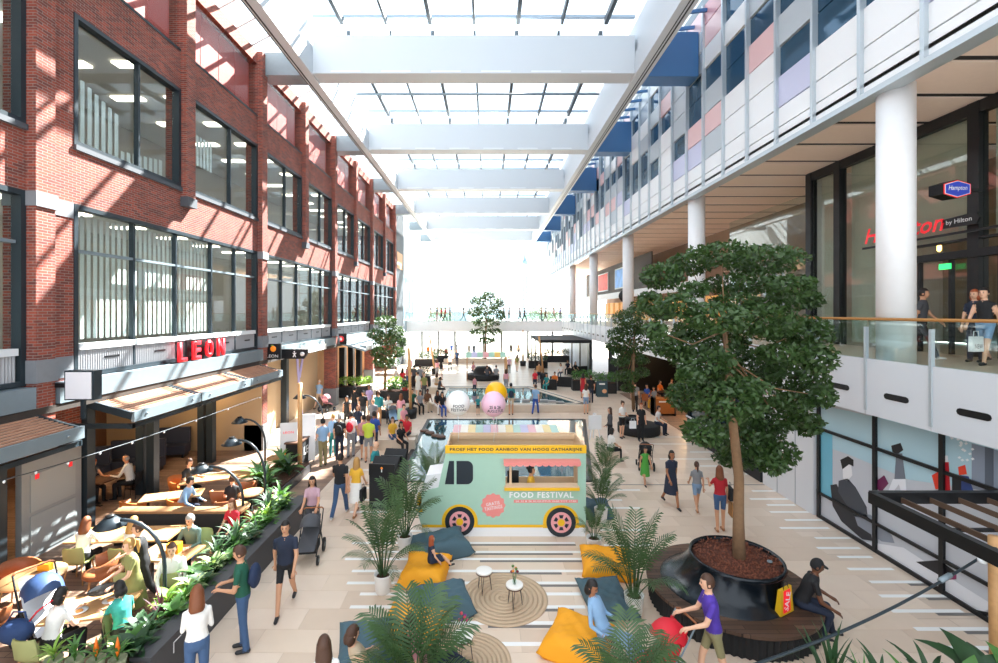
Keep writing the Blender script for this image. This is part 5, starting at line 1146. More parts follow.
fig('book_cover', [(248, 478), (290, 475), (322, 497), (288, 501)], '1B1B20', 1.5); fig('book_edge', [(290, 500), (322, 500), (322, 510), (290, 512)], '8A2A5E', 1.5); fig('sofa_curve', [(180, 462), (205, 482), (290, 540), (330, 560), (388, 572), (388, 578), (320, 568), (280, 546), (200, 490)], '1B1B20', 1)
fig('woman_hair', [(203, 266), (220, 261), (225, 274), (214, 282), (205, 277)], '1B1B20', 1.5); fig('woman_coat', [(212, 280), (223, 280), (229, 327), (209, 327)], '6F7682', 1.5); fig('woman_legs', [(206, 327), (229, 327), (231, 354), (222, 354), (217, 336), (204, 354), (196, 353)], 'E6E8EE', 1.5); fig('purple_bag', [(174, 332), (190, 320), (198, 335), (182, 354)], '6E2450', 1.5)
fig('red_coat', [(296, 296), (308, 296), (311, 354), (297, 352)], 'B81E2A', 1.5); fig('face', [(298, 284), (306, 284), (307, 296), (299, 296)], 'E9E9EC', 1.6); fig('red_shopping_bag', [(277, 320), (291, 312), (302, 342), (284, 346)], 'E43A20', 1.7); fig('orange_hair', [(325, 305), (338, 301), (341, 318), (327, 320)], 'E8452A', 1.6); fig('backpack', [(314, 322), (331, 320), (331, 356), (314, 360)], '1B1B20', 1.6); fig('navy_coat', [(330, 320), (344, 322), (356, 357), (331, 360)], '27407C', 1.5)
R = random.Random(2)
for k in range(18): u, v = R.uniform(308, 350), R.uniform(248, 292); fig('white_leaf', [(u, v), (u+4, v-2), (u+7, v+1), (u+3, v+3)], 'F0F2F4', 1.2)
for y in (13.45, 11.5, 9.8, 8.15, 6.5): boxo('black_mullion', (XM-.06, y-.05, 0), (XM, y+.05, 3.5), black, mw)
for z, w in ((3.46, .05), (2.6, .04), (.72, .035), (.04, .05)): boxo('black_transom', (XM-.05, 4, z-w), (XM, 13.45, z+w), black, mw)
boxo('blue_side_pane', (XM-.005, 12.95, .75), (XM-.001, 13.4, 2.55), mat('mural_teal', '6FB7CF', .3), mw); fig('dark_figure', [(66, 345), (72, 340), (75, 360), (73, 400), (67, 400)], '1B2A3C', 1)
c = AX(783, 456, 9.6); t = thing('warning_notice', 'white notice with a red warning triangle on the hoarding', 'notice', c); boxo('paper', (-.006, -.42, -.3), (0, .35, .3), white, t); MB().prism([(-.12, -.16), (-.38, -.16), (-.25, .08)], lambda u, v: V((-.01, u, v)), (.004, 0, 0)).obj('red_triangle', red, t); MB().prism([(-.17, -.13), (-.33, -.13), (-.25, .02)], lambda u, v: V((-.014, u, v)), (.004, 0, 0)).obj('triangle_inner', white, t); boxo('text_line', (-.008, -.02, -.12), (-.005, .25, .12), pinkm, t)
# hotel signs
c = AY(957, 189, 11.3); t = thing('hotel_blade_sign', 'blue hexagonal hotel sign with red rim on a dark box', 'sign', c)
hx = lambda w, h: [(-w, -h*.55), (0, -h), (w, -h*.55), (w, h*.55), (0, h), (-w, h*.55)]
MB().prism(hx(.34, .23), lambda u, v: V((u, 0, v)), (-.12, .25, 0)).obj('dark_box', black, t); MB().prism(hx(.33, .22), lambda u, v: V((u, -.01, v)), (0, .01, 0)).obj('red_rim', red, t); MB().prism(hx(.31, .2), lambda u, v: V((u, -.016, v)), (0, .006, 0)).obj('white_line', wht, t); MB().prism(hx(.29, .185), lambda u, v: V((u, -.022, v)), (0, .006, 0)).obj('blue_field', mat('sign_blue', '2B3FA8', .4, emit=.4), t); put('lettering', fit_text('Hampton', .46, .15, wht, bold=.012, shear=.25), t, (0, -.024, .01), FACE_S); boxo('arm', (.3, .1, -.03), (.75, .14, .03), black, t)
t = thing('hotel_name_sign', 'red script hotel letters with a black plate over the entrance', 'sign', (12.2, 13.4, 8.35)); put('lettering', fit_text('Hampton', 2.6, .62, red, bold=.015, shear=.3), t, (0, .2, 0), FACE_W)
MB().prism([(-1.05, -.12), (-1.9, -.14), (-1.98, .02), (-1.9, .16), (-1.05, .12)], lambda u, v: V((0, u, v)), (.06, 0, 0)).obj('black_plate', black, t); put('lettering', fit_text('by Hilton', .65, .15, wht), t, (-.008, -1.48, 0), FACE_W); boxo('support_rail', (.0, -2.6, -.32), (.06, 1.6, -.26), black, t)
boxo('green_exit', (12.3, 12.25, 7.15), (12.34, 12.55, 7.3), mat('exit_green', '2FD06A', .5, emit=2.), None, L='small green exit sign above the hotel doors', C='sign')
# foreground pergola
pg = thing('steel_pergola', 'black steel pergola frame with brown louvres in the right foreground', 'pergola', (7.0, 8.4, 0)); zt = 2.62
for a, b in (((0, 0, zt), (2.6, 0, zt)), ((0, 0, zt), (0, -5, zt)), ((2.6, 0, zt), (2.6, -5, zt)), ((0, -5, zt), (2.6, -5, zt))): MB().bar(a, b, .12, .2).obj('frame_beam', black, pg)
for x, y in ((2.55, 0), (0, -5), (2.55, -5)): MB().bar((x, y, 0), (x, y, zt-.1), .1, .1).obj('post', black, pg)
brl = mat('louvre_brown', '5E4A3C', .6)
for k in range(4): MB().bar((.5+k*.52, -.06, zt-.03), (.5+k*.52, -4.95, zt-.03), .03, .09).obj('louvre', brl, pg)
for k in range(3): MB().bar((.06, -1.1-k*1.3, zt-.08), (2.55, -1.1-k*1.3, zt-.08), .05, .05).obj('cross_tie', black, pg)
for y in (-1.9, ): MB().lathe([(.05, 0), (.05, .06)], 10).obj('white_clamp', offw, pg, (-.02, y, zt-.16))
pole((7.48, 6.75, 0), (7.45, 6.75, 2.7), 'thick timber post at the right picture edge', False)
t = thing('tension_cable', 'dark cable slanting across the lower right corner', 'cable', (7.55, 6.75, 2.6)); a = V((0, 0, 0)); b = AY(700, 683, 5.0) - V((7.55, 6.75, 2.6)); MB().tube([a.lerp(b, k/12) + V((0, 0, -.18*sin(pi*k/12))) for k in range(13)], .018, 6).obj('cable_line', dkframe, t); MB().tube([a.lerp(b, .22) + V((0, 0, -.1)), a.lerp(b, .26) + V((0, 0, -.115))], .035, 8).obj('clamp', steel, t)
pole((AY(700, 683, 5.0).x, 5.0, 0), (AY(700, 683, 5.0).x, 5.0, 2.1), 'timber post below the picture holding the slanting cable', False)
fp = thing('front_planter', 'dark planter along the bottom right edge', 'planter', (5.2, 5.55, 0)); boxo('planter_box', (-1.4, -.3, 0), (1.9, .3, 1.2), pgrey, fp); boxo('soil_top', (-1.35, -.25, 1.2), (1.85, .25, 1.22), soil, fp)
for k, (x, kd_, c_, s_) in enumerate(((3.95, 'broad', 'lime', .4), (4.2, 'spike', 'dark', .75), (4.5, 'spike', 'mid', .5), (4.8, 'strap', 'dark', .55), (5.1, 'strap', 'mid', .5), (5.4, 'strap', 'dark', .6), (5.75, 'broad', 'mid', .5), (6.05, 'broad', 'dark', .65), (6.4, 'broad', 'mid', .55), (6.75, 'spike', 'mid', .6))): plant((x, 5.5+.12*(k % 2), 1.2), kd_, c_, 16, s_*1.1, '%s plant along the bottom right edge, %s from the left' % ({'broad': 'broad leaved', 'spike': 'upright sword leaved', 'strap': 'strap leaved'}[kd_], ORD[k]), 100+k, 'plants along the bottom right edge')
# things on the bench
bgt = thing('sale_bag', 'red and yellow plastic shopping bag with white lettering on the round bench', 'bag', (5.47, 8.45, .47), radians(28)); MB().add([(-.2, -.03, 0), (.2, -.03, 0), (.2, .09, 0), (-.2, .09, 0), (-.18, 0, .46), (.18, 0, .46), (.18, .04, .46), (-.18, .04, .46)], [(0, 3, 2, 1), (4, 5, 6, 7), (0, 1, 5, 4), (1, 2, 6, 5), (2, 3, 7, 6), (3, 0, 4, 7)]).obj('bag_body', mat('bag_yellow', 'E8B820', .4), bgt); MB().add([(-.13, -.032, .04), (.1, -.032, .04), (.13, -.004, .42), (-.08, -.004, .42)], [(0, 1, 2, 3)]).obj('red_print', red, bgt); put('lettering', fit_text('SALE', .34, .13, wht, bold=.02), bgt, (.0, -.03, .23), (radians(86), radians(-75), 0))
for sx in (-1, 1): MB().tube([(sx*.08, .0, .44), (sx*.05, .01, .56), (0, .02, .58)], .008, 5).obj('handle', black, bgt)

# ------------------------------------------------------------------ far middle ground
pf = thing('dark_pergola', 'flat black pergola over the far seating on the right', 'pergola', (4.6, 41, 0)); boxo('roof', (0, 0, 3.3), (4.6, 9, 3.5), blk2, pf)
for x in (.1, 4.5):
    for y in (.1, 4.5, 8.9): boxo('post', (x-.06, y-.06, 0), (x+.06, y+.06, 3.3), black, pf)
for k in range(6): boxo('roof_rib', (.05, .6+k*1.5, 3.18), (4.55, .68+k*1.5, 3.3), black, pf)
def bush(x, y, w, h, label, seed, zb=.0, c='dark'):
    q = G(x, y); t = thing('planter_box', label, 'planter', (q.x, q.y, 0)); boxo('box', (-w/2, -.35, 0), (w/2, .35, .75), blk2, t); boxo('soil_top', (-w/2+.05, -.3, .75), (w/2-.05, .3, .77), soil, t)
    n = max(2, int(w/.5)); put('foliage', leaves_mesh([((-w/2+w*(i+.5)/n, 0, .95+h*.3), (w/n*.7, .35, h*.5)) for i in range(n)], 900, .07, LEAFM[c], seed), t, k='stuff')
for k, (x, y, w, h, lb, c) in enumerate(((538, 368, 2.0, 1.0, 'black planter with bushy dark plants left of the far pergola', 'dark'), (558, 362, 3.4, .9, 'long black planter with clipped dark hedge under the far pergola', 'dark'), (583, 390, 1.7, .8, 'black planter with leafy plants at the corner beyond the raised pool', 'mid'), (604, 393, 1.7, .8, 'black planter with leafy plants beside the dark shop entrance', 'mid'), (356, 397, 2.2, .7, 'long black planter with yellow green plants before the second shopfront', 'lime'), (395, 397, .9, .7, 'black planter with yellow green plants next to the left tree', 'lime'), (418, 386, 2.0, .8, 'dark leafy planter in the middle of the left crowd', 'dark'), (426, 366, 2.4, .9, 'dark leafy planter at the back of the left crowd', 'dark'), (441, 362, 1.8, .9, 'dark leafy planter beside the leaning pole', 'dark'), (398, 402, 1.6, .6, 'dark leafy planter by the red top in the left crowd', 'mid'))): bush(x, y, w, h, lb, 200+k, c=c)
t = thing('tree_tub', 'square black tub holding the dark tree near the left wall', 'planter', (-7.3, 32.5, 0)); boxo('tub', (-.5, -.5, 0), (.5, .5, .5), blk2, t); boxo('soil_top', (-.45, -.45, .5), (.45, .45, .52), soil, t)
q = G(483, 381); t = thing('island_seat', 'round black island seat in the middle of the far floor', 'seat', (q.x, q.y+1.2, 0)); MB().lathe([(1.4, 0), (1.45, .1), (1.45, .45), (1.2, .5), (.9, .5), (.75, .9), (.6, 1.1), (.05, 1.1)], 36).obj('seat_body', blk2, t); MB().lathe([(1.46, .38), (1.47, .4), (1.46, .42)], 36).obj('seat_rim', black, t)
t = thing('striped_sunshade', 'sunshade with pastel stripes over the round island seat', 'sunshade', (q.x+.2, q.y+.3, 2.15))
for k in range(7): MB().add([(-1.7+k*.5, -.5, -.1), (-1.2+k*.5, -.5, -.1), (-1.2+k*.5, 0, .35), (-1.7+k*.5, 0, .35), (-1.2+k*.5, .6, .1), (-1.7+k*.5, .6, .1)], [(0, 1, 2, 3), (3, 2, 4, 5)]).obj('striped_canopy_panel', mat('shade_%d' % k, ('A9CDB9', 'C9C3DC', 'A9CDB9', 'E9A9A9', 'A9CDB9', 'F2C46A', 'A9CDB9')[k], .7), t)
MB().tube([(-1.6, 0, .3), (-1.6, 0, -2.15)], .04, 6).obj('support_pole', wood, t); MB().tube([(1.7, 0, .3), (1.7, 0, -2.15)], .04, 6).obj('support_pole', wood, t)
def sofa(x, y, w, label, rot=0):
    q = G(x, y); t = thing('lounge_sofa', label, 'sofa', (q.x, q.y, 0), radians(rot)); boxo('base', (-w/2, -.4, .0), (w/2, .4, .4), blk2, t); boxo('back', (-w/2, .3, .4), (w/2, .45, .8), blk2, t); boxo('seat_cushion', (-w/2+.1, -.38, .4), (w/2-.1, .3, .5), mat('sofa_tan', 'A9743E', .7), t)
    for sx in (-1, 1): boxo('armrest', (sx*(w/2-.06)-.06, -.4, .4), (sx*(w/2-.06)+.06, .4, .62), blk2, t)
sofa(562, 386, 1.8, 'low black lounge sofa with tan cushions by the raised pool', 160); sofa(549, 389, 1.2, 'short black lounge sofa left of the tan cushioned one', 170); sofa(580, 374, 2.2, 'black lounge sofa farther back under the pergola', 200)
q = G(602.5, 397); t = thing('a_board', 'teal pavement board with round food pictures beside the planters', 'sign', (q.x, q.y, 0)); MB().add([(-.4, 0, 0), (.4, 0, 0), (.38, .15, 1.1), (-.38, .15, 1.1)], [(0, 1, 2, 3)]).add([(-.4, .4, 0), (.4, .4, 0), (.38, .16, 1.1), (-.38, .16, 1.1)], [(0, 1, 2, 3)]).obj('board', mat('board_teal', '2E4A54', .6), t); MB().ell((.15, .04, .4), (.17, .02, .15), 12, 8).obj('food_picture', mat('food_pic', 'E8B48A', .6), t); boxo('white_heading', (-.2, .11, .85), (.2, .12, .95), wht, t)
q = G(665, 416); t = thing('cafe_booth', 'tan timber cafe counter with pale lettering bar', 'counter', (q.x, q.y, 0)); boxo('counter_body', (-.62, 0, .12), (.62, .6, 1.0), mat('booth_tan', 'A5652F', .6, var=.15), t); boxo('name_bar', (-.35, -.012, .78), (.35, 0, .86), offw, t)
for sx in (-.58, .58): boxo('frame_leg', (sx-.04, -.02, 0), (sx+.04, .6, 1.05), blk2, t)
for k, (x, y) in enumerate(((646, 408), (653, 404), (684, 410), (690, 402), (660, 398))):
    q = G(x, y); chair(q.x, q.y, 40*k, 'tan', 'brown cafe chair near the timber counter, %s from the left' % ORD[k], False, 'cafe chairs')
    if k < 3: table(q.x+.7, q.y+.4, .35, 0, 0, 'small round cafe table near the timber counter, %s from the left' % ORD[k], dkwood, True)
for k, (x, y) in enumerate(((11, 25), (12.5, 27), (14, 24.5), (13, 30))):
    t = thing('pendant_lamp', 'orange glowing lamp hanging in the cafe, %s from the left' % ORD[k], 'lamp', (x, y, 3.5), g='cafe lamps'); MB().tube([(0, 0, 0), (0, 0, -.5)], .01, 4).obj('cord', black, t); MB().lathe([(.05, -.5), (.2, -.7), (.18, -.72)], 14).obj('shade', warm, t)
    l = bpy.data.lights.new('cafe_light', 'POINT'); l.energy = 60; l.color = (1, .66, .36); l.shadow_soft_size = .2; lo = bpy.data.objects.new('cafe_light', l); COL.objects.link(lo); lo.parent = t; lo.location = (0, 0, -.95)
q = G(595, 440); t = thing('white_easel', 'small white easel stand on the pale floor right of the truck', 'easel', (q.x, q.y, 0))
for p in ((-.25, 0), (.25, 0), (0, .35)): MB().bar((p[0], p[1], 0), (p[0]*.2, .1, 1.25), .04, .04).obj('easel_leg', white, t)
boxo('easel_panel', (-.3, -.02, .5), (.3, .03, 1.15), white, t)
for k, (y, c1) in enumerate(((44, 'C8402A'), (52.5, '4A7AC8'))):
    t = thing('poster_screen', ('red and yellow picture screen on the dark board above the walkway shop', 'blue and green picture screen on the dark board above the walkway shop')[1 - k], 'screen', (12.78, 44 + 7*k, ZF+4.4)); boxo('screen_frame', (-.05, -2.2, -1.0), (0, 2.2, 1.0), offw, t); boxo('picture', (-.06, -2.05, -.88), (-.05, 2.05, .88), mat('picture_%d' % k, ('5A8AC0', 'B83A2A')[k], .5, var=.9, scale=1.5, emit=.6), t)
t = thing('round_disc', 'round black disc hanging over the walkway beside the tree', 'disc', AY(624.5, 296, 32.6)); MB().lathe([(.38, -.05), (.42, 0), (.38, .05)], 28).obj('disc_body', black, t, (0, 0, 0), (pi/2, 0, 0)); MB().tube([(0, 0, .38), (0, 0, 4.25)], .012, 5).obj('suspension_rod', black, t)
# ------------------------------------------------------------------ the people in the photograph
def bag(loc, c, label, rot=0, kind='tote', z=0.):
    t = thing('backpack' if kind == 'pack' else 'shopping_bag', label, 'backpack' if kind == 'pack' else 'bag', (loc[0], loc[1], z), radians(rot))
    if kind == 'pack': MB().ell((0, 0, 0), (.15, .09, .22), 14, 10).obj('pack_body', c, t); MB().ell((0, .06, -.06), (.11, .05, .1), 10, 8).obj('front_pocket', c, t)
    else: MB().add([(-.15, -.05, 0), (.15, -.05, 0), (.15, .05, 0), (-.15, .05, 0), (-.15, -.04, .34), (.15, -.04, .34), (.15, .04, .34), (-.15, .04, .34)], [(0, 3, 2, 1), (4, 5, 6, 7), (0, 1, 5, 4), (1, 2, 6, 5), (2, 3, 7, 6), (3, 0, 4, 7)]).obj('bag_body', c, t); MB().tube([(-.08, 0, .33), (-.06, 0, .46), (.06, 0, .46), (.08, 0, .33)], .008, 5).obj('handle', c, t)
    return t
def P(x, y, *a, z=0., **k): q = G(x, y, z); return person((q.x, q.y, z), *a, **k)
# near people
P(286, 609, 12, 'person in a navy polo shirt and black shorts walking towards the camera', 'navy', 'black', 'walk', 'm', 'S', 'short', 'short', 'black', 1, 1.8, fine=True)
P(243, 650, -75, 'person in a dark green tee and jeans looking at a phone', 'green', 'denim', 'phone', 'm', 'T', 'short', 'short', 'brown', 1, 1.8, fine=True)
q = G(243, 650); bag((q.x+.185, q.y+.05), mat('pack_navy', '20304E', .8), 'navy backpack on the person in the dark green tee', 90, 'pack', 1.3)
person((-4.46, 7.05, 0), -150, 'person in a loose white blouse, back to the camera', 'white', 'denim', 'phone', 'f', 'T', 'long', 'long', 'auburn', 0, 1.72, fine=True)
P(313, 541, 8, 'person in a pink tee pushing the grey pram', 'mauve', 'dkgrey', 'push', 'f', 'T', 'short', 'long', 'black', 1, 1.7, fine=True)
P(340, 516, 178, 'person in a black tee and jeans walking away hand in hand', 'black', 'denim', 'walk', 'm', 'T', 'short', 'short', 'black', 1, 1.82, 'w', fine=True)
P(356, 515, 174, 'person in a yellow top and white skirt walking away', 'yellow', 'white', 'walk2', 'f', 'K', 'short', 'long', 'blonde', 0, 1.68, 't', fine=True)
P(374, 500, 80, 'person in a teal tee behind the black totems', 'teal', 'navy', 'phone', 'm', 'S', 'short', 'bald', 'grey', 0, 1.82, fine=True)
person((-2.14, 6.0, 0), 200, 'person in white whose head just shows at the bottom edge', 'white', 'denim', 'stand', 'f', 'T', 'short', 'long', 'brown', 0, 1.7, fine=True)
person((3.58, 7.3, 0), -98, 'person in a purple tee and grey shorts holding the red stroller', 'purple', 'khaki', 'push', 'm', 'S', 'short', 'short', 'brown', 0, 1.8, fine=True)
person((5.9, 8.68, 0), 68, 'person in black with a dark cap sitting on the edge of the round bench', 'black', 'navy', 'sit_fwd', 'm', 'T', 'short', 'cap', 'black', 3, 1.8, fine=True)
P(645, 484, 0, 'person in a bright green dress walking towards the camera', 'grass', 'grass', 'walk', 'f', 'D', 'none', 'long', 'black', 1, 1.3, fine=True)
P(671, 506, 4, 'person in a navy skirt suit with white blouse walking towards the camera', 'navy', 'navy', 'walk2', 'f', 'D', 'short', 'bob', 'black', 2, 1.72, fine=True)
P(697, 510, 172, 'small person in a grey tee and denim shorts walking away', 'grey', 'ltdenim', 'walk', 'f', 'S', 'short', 'pony', 'brown', 1, 1.45, 't', fine=True)
P(720, 531, 176, 'person in a red tee and blue knee shorts walking away with bags', 'red', 'denim', 'carry', 'f', 'S', 'short', 'long', 'auburn', 1, 1.72, 't', fine=True)
q = G(731, 531); bag((q.x+.02, q.y), mat('paper_bag', 'A6743E', .7), 'brown paper shopping bag held by the person in red', 80, z=.42); bag((q.x+.0, q.y+.05), CC['black'], 'black shoulder bag of the person in red', 80, z=.85)
q = G(362, 515); bag((q.x+.03, q.y), CC['black'], 'small black handbag of the person in yellow', 80, z=.45)
# upper walkway
person((11.2, 11.9, ZF-.06), 40, 'person in a grey tee and black trousers on the upper walkway', 'dkgrey', 'black', 'walk', 'm', 'T', 'short', 'short', 'black', 1, 1.8, 'w', fine=True)
person((11.35, 10.5, ZF-.06), -70, 'person in a black vest and denim shorts carrying a white bag upstairs', 'black', 'ltdenim', 'walk2', 'f', 'S', 'none', 'bun', 'black', 0, 1.74, fine=True)
person((11.65, 11.0, ZF-.06), -70, 'person in navy behind the black vest on the upper walkway', 'navy', 'navy', 'stand', 'f', 'T', 'short', 'bob', 'red', 0, 1.68, fine=True)
t = bag((10.98, 10.35), white, 'white shopping bag with black letters on the upper walkway', 10, z=ZF+.25); put('lettering', fit_text('NEW', .22, .1, dkt), t, (0, -.056, .12), FACE_S)
# terrace people
T = person
T((-7.25, 7.62, 0), 165, 'person in a white tee with a red strap, back to the camera', 'white', 'black', 'sit_eat', 'f', 'T', 'short', 'bob', 'black', 0, 1.7, fine=True)
MB().tube([(-7.45, 7.48, .98), (-7.28, 7.42, 1.16), (-7.1, 7.5, 1.3)], .014, 6).obj('red_strap', CC['crimson'], None, L='red bag strap across the white tee of the seated person', C='strap')
T((-6.72, 8.75, 0), -35, 'person in an olive tee and brown apron holding a black tray', 'olive', 'brown', 'push', 'f', 'D', 'short', 'pony', 'blonde', 0, 1.7, fine=True)
item('serving_tray', MB().lathe([(.2, 0), (.22, .02), (.2, .015), (.02, .008)], 24), black, (-6.95, 8.3, .98), 'round black tray in the hands of the person in the olive tee', 'tray')
T((-7.0, 9.35, 0), -60, 'person in a black tee standing behind the person in the olive tee', 'black', 'black', 'push', 'm', 'T', 'short', 'short', 'brown', 0, 1.72, fine=True)
T((-6.3, 7.95, 0), -120, 'person in a teal flowered top beside the planter', 'flower', 'black', 'sit_eat', 'f', 'T', 'short', 'bob', 'black', 0, 1.65, fine=True, topmat=mat('cloth_teal_flowers', '3FA89A', .8, var=.7, scale=9))
chair(-6.25, 7.85, 120, 'olive', 'olive shell chair under the person in the flowered top')
T((-6.35, 9.25, 0), 30, 'person in a white shirt sitting behind the planter leaves', 'white', 'dkgrey', 'sit', 'm', 'T', 'long', 'short', 'brown', 0, 1.75, fine=True)
T((-6.8, 10.65, 0), 0, 'person in a grey green shirt eating at the light oak table', 'teal', 'denim', 'sit_eat', 'm', 'T', 'long', 'short', 'grey', 0, 1.75, fine=True, topmat=mat('cloth_greygreen', '5F7A72', .8))
T((-9.1, 10.3, 0), 190, 'person in white and black at the left of the long oak table', 'white', 'black', 'sit_eat', 'f', 'T', 'short', 'long', 'auburn', 0, 1.7, fine=True)
T((-8.1, 10.35, 0), 178, 'person in white and blue jeans at the right end of the long oak table', 'white', 'blue', 'sit_eat', 'f', 'T', 'short', 'long', 'blonde', 0, 1.68, fine=True)
T((-8.65, 12.95, 0), 95, 'person in a light blue shirt bent over the low table', 'skyblue', 'navy', 'sit_fwd', 'm', 'T', 'long', 'short', 'black', 0, 1.75)
T((-9.55, 14.5, 0), 80, 'person in a black tee sitting at the far long oak table', 'black', 'black', 'sit_eat', 'm', 'T', 'short', 'short', 'brown', 0, 1.75)
T((-12.65, 14.6, 0), 80, 'person in a dark vest sitting indoors left of the dark table', 'dkgrey', 'black', 'sit_eat', 'f', 'T', 'none', 'bun', 'red', 1, 1.7)
T((-11.55, 14.9, 0), -80, 'person in a white shirt sitting indoors at the dark table', 'white', 'black', 'sit_eat', 'm', 'T', 'long', 'bald', 'grey', 1, 1.75)
T((-6.4, 11.6, 0), -10, 'person in a red top sitting behind the long planter', 'crimson', 'black', 'sit', 'f', 'T', 'short', 'long', 'auburn', 0, 1.66); tub(-6.4, 11.75, 0, tanlea, 'tan armchair of the person in the red top')
T((-7.3, 13.1, 0), 200, 'person in black at the small round table', 'black', 'black', 'sit', 'f', 'T', 'short', 'bun', 'brown', 0, 1.66); tub(-7.3, 12.95, 200, tanlea, 'tan armchair of the person in black')
